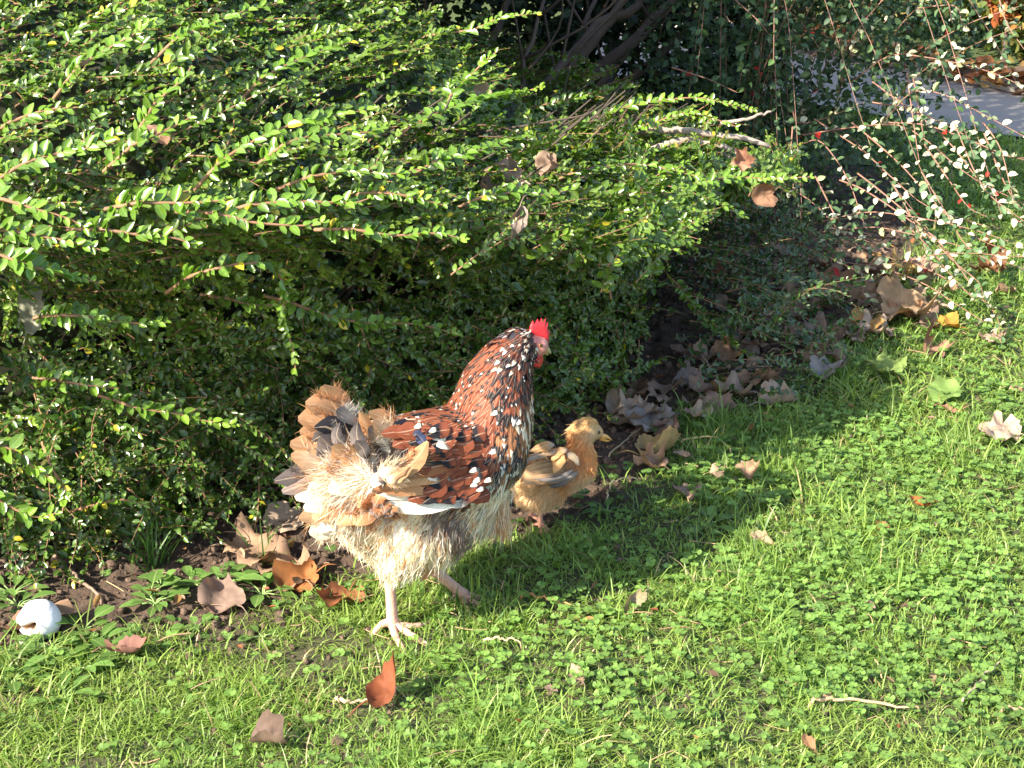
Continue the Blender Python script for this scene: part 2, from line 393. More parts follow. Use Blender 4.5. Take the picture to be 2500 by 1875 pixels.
# straggling shoots round the right-hand foot, shade put into their darker leaf colour
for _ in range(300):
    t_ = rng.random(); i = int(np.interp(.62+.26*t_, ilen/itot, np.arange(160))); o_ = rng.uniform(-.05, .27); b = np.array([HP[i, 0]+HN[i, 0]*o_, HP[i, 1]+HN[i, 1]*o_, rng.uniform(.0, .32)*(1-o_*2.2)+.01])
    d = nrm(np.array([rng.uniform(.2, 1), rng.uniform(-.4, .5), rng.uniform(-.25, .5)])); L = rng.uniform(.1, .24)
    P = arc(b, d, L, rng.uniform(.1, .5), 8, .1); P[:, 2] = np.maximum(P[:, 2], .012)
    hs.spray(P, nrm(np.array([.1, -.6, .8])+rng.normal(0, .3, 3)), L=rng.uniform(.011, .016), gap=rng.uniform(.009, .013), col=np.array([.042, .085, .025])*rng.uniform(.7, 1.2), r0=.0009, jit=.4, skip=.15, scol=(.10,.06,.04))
# the sprays that stand out in the photograph
def hedge_hit(u, v, out=.03):
    r = ray(u, v); z = np.arange(1.75, 3.6, .01); Q = np.array([0, 0, CAMH]) + r*z[:, None]
    d, i = hedge_d(Q[:, 0], Q[:, 1]); h = np.clip(hinv(Q[:, 2], Q[:, 0], Q[:, 1]), 0, 3)
    off = hoff(np.interp(h, PC[:, 1], PC[:, 0]), Q[:, 0]); off = np.where(h > .97, -5, off)
    m = d < off + out
    return float(z[m.argmax()]) if m.any() else None
HERO = [  # pixel line, leaf length (m), relief
 ([(1045,87),(1153,72),(1225,43),(1316,33)],.017,.04), ([(1280,199),(1334,170),(1406,148),(1497,145),(1569,137)],.018,.06),
 ([(1334,351),(1424,307),(1497,271),(1587,250),(1700,238),(1780,255),(1850,272)],.019,.06), ([(1432,387),(1515,325),(1600,298),(1690,276),(1800,310)],.017,.05),
 ([(1417,416),(1497,405),(1569,401),(1640,416),(1700,430)],.019,.06), ([(1650,451),(1727,444),(1785,432),(1880,436),(1978,432)],.017,.05),
 ([(1063,394),(1171,369),(1244,344),(1290,329)],.018,.04), ([(998,311),(1081,271),(1171,246),(1262,228),(1330,210)],.018,.04),
 ([(1102,231),(1146,188),(1189,145),(1218,123)],.017,.05), ([(0,435),(61,399),(142,374),(216,362),(300,320)],.021,.05),
 ([(191,163),(252,126),(317,90),(380,50)],.018,.04), ([(325,354),(407,317),(470,285)],.018,.03), ([(541,391),(610,350),(712,305),(834,281),(920,262)],.019,.05),
 ([(692,354),(753,334),(900,323),(960,300)],.018,.03), ([(346,494),(427,496),(521,492),(560,485)],.021,.06), ([(610,500),(732,492),(855,496),(900,485)],.021,.06),
 ([(520,520),(562,529),(631,545),(753,551),(790,540)],.02,.08), ([(0,484),(81,509),(163,533),(215,560)],.02,.05), ([(-30,612),(81,651),(171,675),(240,690)],.02,.09),
 ([(464,675),(529,655),(610,643),(660,650),(697,700),(690,770),(715,850),(722,908)],.019,.10), ([(715,740),(800,770),(900,790),(1000,790),(1060,800),(1130,822)],.018,.08),
 ([(160,770),(223,775),(274,785),(364,791),(407,787)],.019,.12), ([(150,930),(208,940),(243,944),(290,948)],.019,.10), ([(300,985),(345,999),(431,1010),(490,1026),(588,1038)],.019,.11),
 ([(-60,1070),(16,1093),(59,1116),(86,1144),(128,1170)],.026,.16), ([(-20,1210),(40,1245),(90,1262),(150,1250)],.022,.14), ([(130,1150),(160,1200),(150,1260)],.018,.10),
 ([(1660,700),(1694,749),(1753,803),(1807,853),(1880,907)],.017,.06), ([(1340,610),(1420,640),(1500,650),(1560,640)],.014,.03), ([(860,560),(960,575),(1060,570),(1140,585)],.016,.06),
 ([(0,560),(90,575),(170,590),(245,610)],.019,.06), ([(1180,480),(1260,470),(1340,475),(1400,460)],.016,.05), ([(1300,262),(1400,240),(1480,220),(1560,210)],.017,.04),
 ([(1500,300),(1580,290),(1660,292),(1740,330)],.017,.03), ([(1180,130),(1240,115),(1290,105),(1340,108)],.016,.04), ([(1480,170),(1520,160),(1560,155)],.016,.05), ([(1460,230),(1520,215),(1580,212)],.016,.05),
 ([(640,190),(720,150),(800,120),(870,100)],.018,.04), ([(380,250),(440,200),(470,160)],.018,.04), ([(20,300),(110,270),(190,262)],.019,.04), ([(430,95),(510,62),(590,30),(680,8)],.018,.04),
 ([(760,430),(850,420),(960,425),(1030,410)],.018,.05), ([(250,560),(330,572),(420,580),(480,600)],.018,.06), ([(560,730),(620,745),(690,742)],.015,.05), ([(480,1180),(500,1210),(520,1240)],.014,.05),
 ([(1380,520),(1460,530),(1560,540),(1640,560)],.013,.03), ([(930,470),(1000,480),(1080,500)],.015,.05), ([(240,1230),(300,1220),(360,1235)],.015,.08), ([(1600,500),(1680,500),(1710,560)],.014,.03)]
hrng = np.random.default_rng(5)
for pts, L, rel in HERO:
    zs = [hedge_hit(u, v, rel+.035) for u, v in pts]
    good = [z for z in zs if z]
    if not good: continue
    f = 0; 
    zz_ = []
    last = good[0]
    for z in zs:
        last = z if z else last; zz_.append(last)
    zz_ = np.array(zz_); zz_ = zz_*.35 + zz_.min()*.65
    P3 = curve([at(u, v, z) for (u, v), z in zip(pts, zz_)], 14)
    d0 = nrm(P3[0]-P3[1]); back = np.array([P3[0]+d0*.05+np.array([0, .04, -.02])])
    P3 = np.vstack([back, P3])
    up = hrng.uniform(.6, 1.0)
    hs.spray(P3, nrm(np.array([-.25, -.75, up])), L=L*.98, gap=L*.42, ang=58, col=(.10, .19, .020), r0=.0026, jit=.22, taper=.5, t0=.08, skip=.04, sides=5, colfn=ycol)
hs.build(hedge, M_hleaf, M_stem)
# loose inner leaf clusters that close the gaps behind the outer sprays, colour darkened for shade
mb = MB(); cc = []
for _ in range(3400):
    i = int(np.interp(rng.uniform(.5, itot-.05), ilen, np.arange(160))); k = int(np.interp(rng.random()**1.1, klen, np.arange(120))); p, n3 = hpoint(i, k, 0)
    a_ = rng.uniform(.05, .19); p = p - np.array([HN[i, 0]*a_, HN[i, 1]*a_, a_*.5 if PC[k][1] > .55 else 0]); u, v, z = proj(p)
    if -400 < u < 2300 and v > -600 and z < 4.2 and p[2] > .01: cc.append(p)
cc = np.array(cc); n = len(cc)*17; O = np.repeat(cc, 17, 0)+rng.normal(0, .028, (n, 3)); O[:, 2] = np.maximum(O[:, 2], .008)
S = rng.uniform(.009, .017, n); R = frames(nrm(rng.normal(0, 1, (n, 3))+[.2, -.3, 0]), nrm(rng.normal(0, .6, (n, 3))+[-.1, -.5, .6]))*np.stack([S*.58, S, S], -1)[:, None, :]
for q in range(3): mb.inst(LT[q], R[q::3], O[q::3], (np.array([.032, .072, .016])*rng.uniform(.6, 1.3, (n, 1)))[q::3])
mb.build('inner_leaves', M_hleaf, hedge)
# woody core: forking limbs
mb = MB()
for _ in range(120):
    i = int(rng.integers(30, 140)); b = np.array([*(HP[i]-HN[i]*rng.uniform(.5, .8)), 0]); 
    tgt, _n = hpoint(i, int(rng.integers(20, 66)), -.14)
    m = (b+tgt)/2 + rng.normal(0, .05, 3)
    tube(mb, curve([b, m, tgt], 8), np.linspace(rng.uniform(.003, .006), .0014, 8), 5)
mb.build('limbs', bark('hedge_limb', (.035, .026, .018), (.08, .06, .04), 50), hedge)
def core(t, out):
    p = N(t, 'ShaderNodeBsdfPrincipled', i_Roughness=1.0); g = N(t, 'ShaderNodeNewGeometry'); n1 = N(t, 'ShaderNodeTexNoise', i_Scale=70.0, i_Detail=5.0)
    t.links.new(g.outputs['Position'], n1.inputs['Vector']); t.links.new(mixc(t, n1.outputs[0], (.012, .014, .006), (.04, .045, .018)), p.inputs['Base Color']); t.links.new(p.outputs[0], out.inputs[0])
M_core = mat('shade_core', core)  # near-black sheet inside the hedge, standing in for its inner shade
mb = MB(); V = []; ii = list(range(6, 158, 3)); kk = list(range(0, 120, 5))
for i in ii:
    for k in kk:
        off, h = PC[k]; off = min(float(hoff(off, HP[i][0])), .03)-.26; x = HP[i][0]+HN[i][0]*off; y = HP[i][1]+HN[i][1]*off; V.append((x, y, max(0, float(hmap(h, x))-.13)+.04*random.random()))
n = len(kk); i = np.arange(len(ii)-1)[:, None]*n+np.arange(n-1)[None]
mb.add(V, np.stack([i, i+1, i+n+1, i+n], -1).reshape(-1, 4)); mb.build('shade_core', M_core, hedge)
# ------------------------------------------------------------ the big dark shrub behind the hedge: leaning stems under a deep crown
rng = np.random.default_rng(77)
M_dleaf = foliage('dark_leaf', rough=.5, trans=.2, spec=.4)
M_trunk = bark('shrub_bark', (.05, .036, .028), (.13, .09, .065), 40)
big = empty('large_shrub', (-.2, 4.3, 0), 'big dark shrub behind the hedge, its leaning brown stems in deep shade', 'shrub')
mb = MB(); mt = MB()
stems = [((1210,330),(1330,200),(1460,60),(1540,-60),3.7,.013), ((1270,300),(1400,150),(1500,50),(1600,-60),3.9,.017), ((1330,270),(1420,110),(1440,20),(1470,-90),3.8,.008),
         ((1360,250),(1520,120),(1620,20),(1700,-80),4.2,.02), ((1260,300),(1285,150),(1330,0),(1350,-90),3.6,.006), ((1420,260),(1560,90),(1580,0),(1600,-80),4.5,.012),
         ((1120,260),(1200,100),(1260,-20),(1300,-90),4.3,.012), ((1500,240),(1640,110),(1760,10),(1850,-80),4.6,.016), ((1000,200),(1050,60),(1080,-60),(1100,-120),4.4,.014)]
for *pts, z, r in stems:
    P = [at(u, v, z+.05*k) for k, (u, v) in enumerate(pts)]
    foot = P[0] + (P[0]-P[1])*1.2; foot[2] = 0
    foot = P[0] + nrm(P[0]-P[1])*max(.05, P[0][2])*1.1; foot[2] = -.01
    P = curve([foot] + P + [P[-1]+np.array([.15, .1, .5])], 16)
    P += rng.normal(0, .004, P.shape)
    tube(mb, P, np.linspace(r, r*.55, 16), 7)
    for _ in range(4):
        a = P[rng.integers(5, 14)]; e = a + np.array([rng.uniform(-.2, .35), rng.uniform(-.2, .2), rng.uniform(.15, .4)])
        tube(mb, curve([a, (a+e)/2+rng.normal(0, .03, 3), e], 7), np.linspace(.004, .0015, 7), 4)
mb.build('stems', M_trunk, big)
# crown: leaf clumps through an overhead volume, low curtain on the right side
LL = leaf_t(st=((0,0),(.25,.42),(.55,.5),(.82,.3),(1,0)), fold=.2, curl=-.15)
def clump_cloud(cents, n, spread, size, cols, name, parent, m, tmpl=LL, updir=(0,0,1), flat=.6):
    cents = np.asarray(cents); i = rng.integers(0, len(cents), n)
    O = cents[i] + rng.normal(0, 1, (n, 3))*spread*np.array([1, 1, .8]); O[:, 2] = np.maximum(O[:, 2], .012)
    D = nrm(rng.normal(0, 1, (n, 3)) + np.array([0, 0, -.2])); Nn = nrm(np.array(updir)*flat + rng.normal(0, .6, (n, 3)))
    S = rng.uniform(*size, n); R = frames(D, Nn)*np.stack([S*.62, S, S], -1)[:, None, :]
    c = np.asarray(cols)[rng.integers(0, len(cols), n)]*rng.uniform(.7, 1.3, (n, 1))
    b = MB(); b.inst(tmpl, R, O, c); return b.build(name, m, parent)
cs = [(rng.uniform(-2.6, -.1), rng.uniform(3.7, 5.4), rng.uniform(.95, 1.9)) for _ in range(400)] + [(rng.uniform(-2.4, .0), rng.uniform(3.0, 4.2), rng.uniform(.9, 1.5)) for _ in range(460)]
clump_cloud(cs, 90000, .09, (.03, .05), [(.03,.055,.02),(.04,.07,.025),(.025,.045,.02)], 'crown', big, M_dleaf)
# a closed back of shaded evergreen under-growth
hol = empty('evergreen_bush', (-.6, 5.3, 0), 'dark evergreen bush in deep shade behind the leaning stems', 'bush')
cs = []
for _ in range(700):
    x = rng.uniform(-2.3, .75); cs.append((x, 4.75+.35*abs(x)*.4+rng.normal(0, .09) - .5*max(0, x-.55), rng.uniform(0, 1.3-1.0*max(0, x))))
clump_cloud(cs, 52000, .06, (.022, .04), [(.02,.04,.018),(.03,.055,.025),(.02,.03,.018)], 'foliage', hol, M_dleaf)
mb = MB()
for _ in range(60):
    x = rng.uniform(-2.2, .7); b = np.array([x, 4.85, 0]); e = b + np.array([rng.uniform(-.3, .2), rng.uniform(-.2, .1), rng.uniform(.4, 1.2-.9*max(0, x))])
    tube(mb, curve([b, (b+e)/2+rng.normal(0, .05, 3), e], 8), np.linspace(.008, .003, 8), 5)
mb.build('stems', M_trunk, hol)

# ------------------------------------------------------------ silver-leaved arching shrub on the right
rng = np.random.default_rng(101)
M_cot = foliage('silver_leaf', rough=.55, trans=.22, spec=.3, tint=(1, 1.1, .6), vein=.15)
M_ctw = bark('arching_stem', (.17, .075, .05), (.30, .17, .12), 90, .7)
cot = empty('arching_shrub', (.62, 3.85, 0), 'loose arching shrub with thin red-brown stems and pale silvery leaves above the lawn', 'shrub')
cs_ = Sprays()
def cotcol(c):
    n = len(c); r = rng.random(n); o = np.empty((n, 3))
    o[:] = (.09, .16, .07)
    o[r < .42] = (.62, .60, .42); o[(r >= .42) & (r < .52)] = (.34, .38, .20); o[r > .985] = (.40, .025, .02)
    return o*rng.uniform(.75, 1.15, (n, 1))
def cotdark(c):  # leaf palette darkened for the stems that are not lit
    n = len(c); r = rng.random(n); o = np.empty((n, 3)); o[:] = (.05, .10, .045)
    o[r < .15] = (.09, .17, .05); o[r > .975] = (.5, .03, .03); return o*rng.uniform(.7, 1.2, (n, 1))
CH = [([(1960,330),(2067,313),(2190,305),(2267,347),(2325,397),(2402,451),(2520,505)],3.75,3.35), ([(1960,350),(2005,347),(2067,432),(2105,533),(2128,585)],3.7,3.4),
 ([(2080,300),(2151,359),(2209,413),(2286,498),(2364,571),(2510,632)],3.65,3.3), ([(1860,600),(1920,563),(1997,544),(2094,521),(2171,521),(2344,552),(2510,605)],3.6,3.2),
 ([(1960,560),(2015,609),(2065,641),(2178,645),(2313,618),(2510,628)],3.5,3.2), ([(2215,180),(2221,231),(2237,347),(2244,392)],3.6,3.5),
 ([(2060,200),(2067,147),(2113,96),(2210,8),(2250,-40)],3.9,3.8), ([(2260,120),(2306,89),(2383,50),(2500,12)],3.7,3.5), ([(2080,200),(2170,137),(2260,140),(2400,170),(2510,216)],3.8,3.4),
 ([(2120,330),(2167,286),(2229,224),(2306,232),(2383,270),(2510,338)],3.7,3.3), ([(2130,250),(2229,270),(2345,324),(2422,370),(2500,390)],3.7,3.4), ([(2400,300),(2422,328),(2445,370),(2464,444),(2476,505)],3.4,3.3),
 ([(1640,165),(1727,193),(1800,226)],3.6,3.5), ([(1880,0),(1950,48),(2000,118)],3.9,3.7), ([(1795,0),(1850,50),(1880,88)],3.7,3.6), ([(1935,270),(1950,300),(2010,290),(2110,250)],3.8,3.7),
 ([(2160,130),(2200,60),(2260,0)],3.8,3.7), ([(2050,440),(2120,470),(2250,560),(2330,640),(2390,690),(2400,730)],3.5,3.15), ([(1990,430),(2060,560),(2120,590),(2180,610)],3.5,3.4),
 ([(2100,640),(2140,650),(2250,690),(2330,740),(2400,785)],3.45,3.1), ([(2225,640),(2290,670),(2340,700),(2410,740)],3.4,3.15), ([(2330,300),(2380,420),(2420,480),(2500,540)],3.5,3.3),
 ([(1870,400),(1866,460),(1870,520)],3.55,3.5), ([(1935,310),(1930,400),(1940,470)],3.6,3.5), ([(2080,660),(2110,720),(2150,780)],3.4,3.3), ([(2010,570),(2030,640),(2040,700)],3.5,3.4),
 ([(1900,440),(1990,500),(2080,590),(2200,640)],3.6,3.3), ([(2440,0),(2460,60),(2500,120)],3.4,3.3), ([(2240,20),(2330,15),(2350,60)],3.6,3.5), ([(1950,500),(1960,560),(1965,620)],3.5,3.45),
 ([(2130,200),(2300,330),(2420,480),(2510,560)],3.7,3.3), ([(2250,420),(2310,520),(2360,600),(2420,640)],3.4,3.2), ([(2180,450),(2230,540),(2260,610)],3.4,3.3)]
_r = np.random.default_rng(8)
for pts, z0, z1 in list(CH):
    if pts[-1][0] > 2150:
        _a, _b, _c2 = _r.normal(0, 40), _r.normal(0, 50), _r.normal(0, 14)
        if _r.random() < .5: CH.append(([(u+_a, v+_b+a*_c2) for a, (u, v) in enumerate(pts)], z0+_r.normal(0, .1), z1+_r.normal(0, .12)))
for pts, z0, z1 in CH:
    P = curve([at(u, v, z) for (u, v), z in zip(pts, np.linspace(z0, z1, len(pts)))], 16)
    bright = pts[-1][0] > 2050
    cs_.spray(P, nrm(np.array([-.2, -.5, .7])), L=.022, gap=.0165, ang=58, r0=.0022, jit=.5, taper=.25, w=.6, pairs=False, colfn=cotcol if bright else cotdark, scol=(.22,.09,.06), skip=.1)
base = np.array([.60, 3.95, 0])
for k in range(18):                                         # fountain of thinner stems from the same base
    a = rng.uniform(-1.9, 1.1); b = base + rng.normal(0, .07, 3)*np.array([1, 1, 0])
    Lh = rng.uniform(.25, .95); hh = rng.uniform(.25, .95)
    d = np.array([math.sin(a+.9), -math.cos(a+.9), 0])
    if d[0] < -.2 and d[1] < 0: Lh *= .45
    tip = b + d*Lh + np.array([0, 0, hh*rng.uniform(.1, .7)]); top = b + d*Lh*.45 + np.array([0, 0, hh])
    P = curve([b, b+d*.08+np.array([0, 0, hh*.55]), top, tip], 16)
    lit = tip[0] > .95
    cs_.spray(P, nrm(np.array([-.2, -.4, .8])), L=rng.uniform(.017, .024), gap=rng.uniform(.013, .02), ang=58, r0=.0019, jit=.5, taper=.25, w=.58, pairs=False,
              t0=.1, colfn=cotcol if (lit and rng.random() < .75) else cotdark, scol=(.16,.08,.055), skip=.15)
cs_.build(cot, M_cot, M_ctw)
_c = [(rng.uniform(.38, .98), rng.uniform(3.75, 4.3), rng.uniform(.05, 1.05)) for _ in range(260)]
_c = [q for q in _c if q[2] < 1.1-.9*max(0, q[0]-.55)] + [(rng.uniform(.8, 1.18), rng.uniform(4.1, 4.6), rng.uniform(.3, 1.0)) for _ in range(90)]
clump_cloud(_c, 12500, .06, (.014, .024), [(.05,.10,.045),(.04,.075,.035),(.07,.12,.04),(.05,.09,.05)], 'inner_foliage', cot, M_cot)
# thick pale old limbs pushed out of the thicket
mb = MB()
for pts, z, r in (([(1560,320),(1640,318),(1700,322),(1790,335),(1880,352)],3.0,.0075), ([(1580,372),(1650,345),(1730,350),(1800,372),(1850,392)],3.0,.008), ([(1700,340),(1760,372),(1800,392)],3.02,.004), ([(1760,300),(1830,290),(1880,272)],3.05,.004),
                  ([(1900,420),(1990,330),(2060,260),(2100,170)],3.8,.004), ([(1960,620),(2030,480),(2110,380),(2150,300)],3.75,.0035)):
    if z > 3.5: continue
    P = curve([at(u, v, z) for u, v in pts], 14) + rng.normal(0, .0015, (14, 3)); tube(mb, P, np.linspace(r, r*.6, 14), 7)
mb.build('old_limbs', bark('grey_bark', (.20, .15, .12), (.42, .35, .29), 60), cot)

# ------------------------------------------------------------ bushes across the path
rng = np.random.default_rng(55)
M_aut = foliage('autumn_leaf', rough=.6, trans=.35, spec=.3)
def bush(name, label, cx, cyy, rx, ry, rz, n, cols, size=(.03, .05), seed=1, trunk=True):
    root = empty(name, (cx, cyy, 0), label, 'bush'); r = np.random.default_rng(seed); cs = []
    for _ in range(int(90*rx*rz*2)+30):
        v = nrm(r.normal(0, 1, 3)); q = r.uniform(.55, 1)
        cs.append((cx+v[0]*rx*q, cyy+v[1]*ry*q, rz*.55+v[2]*rz*.55*q))
    cs = [c for c in cs if c[2] > .05]
    clump_cloud(cs, n, .055, size, cols, 'foliage', root, M_aut, flat=.35)
    mb = MB()
    for _ in range(14):
        e = np.array(cs[r.integers(0, len(cs))]); b = np.array([cx+r.normal(0, .06), cyy+r.normal(0, .06), -.02])
        tube(mb, curve([b, (b+e)/2+r.normal(0, .05, 3), e], 8), np.linspace(.012, .004, 8), 5)
    mb.build('stems', M_trunk, root)
olive = [(.14,.16,.035),(.20,.20,.05),(.09,.13,.03),(.26,.20,.06),(.07,.09,.03)]
def bpos(u, v): p = onground(u, v); return p[0], p[1]
x, y = bpos(2440, 175); bush('olive_bush', 'olive-yellow bush beyond the kerb at the top right corner', x+.25, y+.35, .62, .45, 1.1, 13000, olive, seed=3)
x, y = bpos(2290, 120); bush('tall_bush', 'mottled green and tan bush beyond the kerb, left of the olive-yellow one', x+.05, y+.45, .5, .4, 1.0, 9000, [(.12,.15,.05),(.22,.20,.08),(.28,.18,.09),(.07,.10,.04)], seed=4)
x, y = bpos(2110, 80); bush('grey_green_bush', 'grey-green shaded bush beyond the path behind the arching shrub', x-.15, y+.35, .6, .45, 1.2, 10000, [(.06,.09,.04),(.10,.13,.06),(.16,.14,.08),(.04,.06,.03)], seed=5)
x, y = bpos(2425, 150)
root = empty('orange_sapling', (x, y-.12, 0), 'small orange-red leaved sapling on a thin dark stem at the kerb', 'sapling')
clump_cloud([(x+dx, y-.1+dy, h) for dx, dy, h in ((0,0,.20),(.05,.02,.26),(-.07,.02,.30),(.1,0,.33),(-.02,0,.24),(-.12,.03,.34))], 330, .032, (.025, .045), [(.45,.12,.04),(.35,.08,.04),(.5,.2,.05)], 'foliage', root, M_aut)
mb = MB(); tube(mb, curve([(x, y-.12, -.02), (x+.01, y-.11, .1), (x, y-.1, .26)], 6), [.012]*6, 6); mb.build('stem', M_trunk, root)
# a far back line so that no empty turf shows behind
cs = [(rng.uniform(-3, 5.5), 8.4+rng.normal(0, .25), rng.uniform(0, 1.5)) for _ in range(900)]
far = empty('far_hedge', (1.5, 8.4, 0), 'tall mixed green and brown hedge line far behind everything else', 'hedge')
clump_cloud(cs, 30000, .08, (.045, .08), olive+[(.05,.08,.03)]*4, 'foliage', far, M_aut, flat=.35)
mb = MB()
p = at(2335, 68, 7.6); sx, szz = .26, .11
V = []; 
for dx, dy, dz in ((-1,0,-1),(1,0,-1),(1,0,1),(-1,0,1),(-1,1,-1),(1,1,-1),(1,1,1),(-1,1,1)): V.append((p[0]+dx*sx, p[1]+dy*.1, max(p[2]+dz*szz, 0)))
mb.add(V, np.array([[0,1,2,3],[5,4,7,6],[1,5,6,2],[4,0,3,7],[3,2,6,7]]), (.6,.68,.8))
M_wht = mat('pale_paint', lambda t, out: (lambda p_: (p_.inputs['Base Color'].__setattr__('default_value', (.62,.70,.82,1)), t.links.new(p_.outputs[0], out.inputs[0])))(N(t, 'ShaderNodeBsdfPrincipled', i_Roughness=.4)))
tag(mb.build('pale_wall', M_wht, smooth=False), 'low pale bluish-white wall glimpsed between the far bushes at the top right', 'wall')
# ------------------------------------------------------------ grass, clover, clods
rng = np.random.default_rng(9)
M_grass = foliage('grass_blade', rough=.45, trans=.38, spec=.45, tint=(1, 1.25, .4), vein=.0, noise=.2)
M_clov = foliage('clover_leaf', rough=.5, trans=.35, spec=.4, vein=.12, noise=.25)
def zg(x, y): return zz(np.asarray(x, float)[None], np.asarray(y, float)[None])[0]
def samp(n, x0, x1, y0, y1):
    x = rng.uniform(x0, x1, n); y = rng.uniform(y0, y1, n)
    hw = .335*y + .22; cx = 0; m = np.abs(x) < hw            # a little wider than the view
    return x[m], y[m]
def blades(mb, x, y, H, W, lean, cols, hscale=1.0, z=None, az=None):
    n = len(x); 
    if n == 0: return
    z0 = zg(x, y) if z is None else z
    az = rng.uniform(0, 2*np.pi, n) if az is None else az
    D = np.stack([np.cos(az), np.sin(az), np.zeros(n)], 1); Wd = np.stack([-np.sin(az), np.cos(az), np.zeros(n)], 1)
    tw = rng.uniform(-.9, .9, n); Wd = Wd*np.cos(tw)[:, None] + D*np.sin(tw)[:, None]
    ts = np.array([0, .35, .7, 1.]); V = []; U = []
    ln = lean
    for k, t in enumerate(ts):
        ang = ln*(.45+.85*t)                                                    # grows more horizontal towards the tip
        px = np.sin(ang)*H*t; pz = np.cos(ang)*H*t
        c = np.stack([x, y, z0-.002], 1) + D*px[:, None] + np.array([0, 0, 1])*pz[:, None]
        w_ = W*(1, .9, .6, 0)[k]*.5
        if k < 3: V += [c-Wd*w_[:, None], c+Wd*w_[:, None]]; U += [(t, .2), (t, .8)]
        else: V.append(c); U.append((t, .5))
    V = np.stack(V, 1); off = (np.arange(n)*7)[:, None, None]
    q = (np.array([[0,1,3,2],[2,3,5,4]])[None]+off).reshape(-1, 4); tr = (np.array([[4,5,6]])[None]+off).reshape(-1, 3)
    mb.add(V.reshape(-1, 3), [q, tr], np.repeat(cols, 7, 0), np.tile(np.array(U, float), (n, 1)))
def gcols(x, y, n):
    a = fbm(x, y, .22, 50); b = rng.random(n)
    c = np.array([.125, .22, .040])*(1-a)[:, None]*1.25 + np.array([.22, .29, .065])*a[:, None]*1.1
    c = c*rng.uniform(.7, 1.3, (n, 1)); dry = b < (.03 + .05*(fbm(x, y, .2, 61) > .62)); c[dry] = np.array([.42, .34, .17])*rng.uniform(.7, 1.2, (dry.sum(), 1)); return c
def bare(x, y):      # thin worn places in the turf
    px = [(760,1640,.10),(930,1720,.09),(560,1560,.07),(820,1560,.05)]; r = np.zeros(len(x))
    for u, v, s in px:
        p = onground(u, v); r = np.maximum(r, np.exp(-((x-p[0])**2+((y-p[1])*1.0)**2)/(s*.7)**2))
    return r
mb = MB()
for (n, y0, y1, w, hh) in ((185000, 1.15, 1.9, .0019, .027), (185000, 1.9, 2.7, .0022, .029), (110000, 2.7, 3.7, .0032, .034), (90000, 3.7, 5.3, .0046, .038)):
    x, y = samp(n, -1.4, 2.4, y0, y1); d = lawn_d(x, y)
    cl = fbm(x, y, .14, 70); pr = sstep(-.03, .06, d + .09*(fbm(x, y, .07, 5)-.5))*(1-.8*bare(x, y))*(.45+.55*sstep(.35, .6, cl))
    # right of the path's near edge there is no turf
    k = rng.random(len(x)) < pr; x, y, cl = x[k], y[k], cl[k]; n = len(x)
    if y0 > 3:
        PNa = PNc[:, 0]; yy = np.interp(x, PNc[::-1, 0] if PNc[0, 0] > PNc[-1, 0] else PNc[:, 0], PNc[::-1, 1] if PNc[0, 0] > PNc[-1, 0] else PNc[:, 1])
        k = y < yy-.01; x, y, cl = x[k], y[k], cl[k]; n = len(x)
    tuft = sstep(.5, .75, fbm(x, y, .09, 80))
    H = hh*rng.lognormal(0, .3, n)*(.75+.7*tuft)
    blades(mb, x, y, H, np.full(n, w)*rng.uniform(.7, 1.3, n), np.clip(rng.normal(.98, .35, n), .05, 1.5), gcols(x, y, n))
print('blades', mb.n//7)
tag(mb.build('grass', M_grass), 'short bright green lawn grass', 'grass', kind='stuff')
# long grass tufts
def tuft(u, v, n, H, label, col=(.07,.15,.03), spread=.012, name='grass_tuft', z=None):
    p = onground(u, v); mb = MB(); x = p[0]+rng.normal(0, spread, n); y = p[1]+rng.normal(0, spread, n)
    blades(mb, x, y, H*rng.uniform(.5, 1.1, n), rng.uniform(.002, .0034, n), np.clip(rng.normal(.55, .3, n), .05, 1.3), np.array(col)*rng.uniform(.7, 1.4, (n, 1)))
    tag(mb.build(name, M_grass), label, 'grass tuft', 'long grass tufts')
tuft(375, 1370, 34, .11, 'dark tuft of long grass growing out of the shade below the hedge')
tuft(650, 1370, 16, .09, 'thin grass tuft between the hedge foot and the hen\'s tail')
tuft(1130, 1500, 70, .055, 'bright grass tuft around the far foot of the hen', spread=.04)
tuft(1850, 1085, 60, .075, 'spiky grass tuft at the lawn edge right of the curled tan leaf', (.12,.2,.05), .05)
tuft(1820, 1320, 60, .06, 'tall grass tuft at the tip of the hen\'s shadow', (.12,.2,.05), .04)
tuft(2135, 900, 12, .09, 'few tall seeding grass stems near the lawn edge below the leaf litter', (.14,.2,.06), .03)
mb = MB(); n = 26; x = rng.uniform(-.9, -.75, n)*0+onground(20, 1640)[0]+rng.normal(0, .05, n); y = onground(20, 1640)[1]+rng.normal(0, .03, n)
blades(mb, x, y, rng.uniform(.05, .11, n), np.full(n, .003), rng.uniform(.6, 1.2, n), np.array([.15,.22,.05])*rng.uniform(.7, 1.2, (n, 1)))
tag(mb.build('grass_tuft', M_grass), 'long pale grass blades leaning across the white mushroom from the left edge', 'grass tuft', 'long grass tufts')
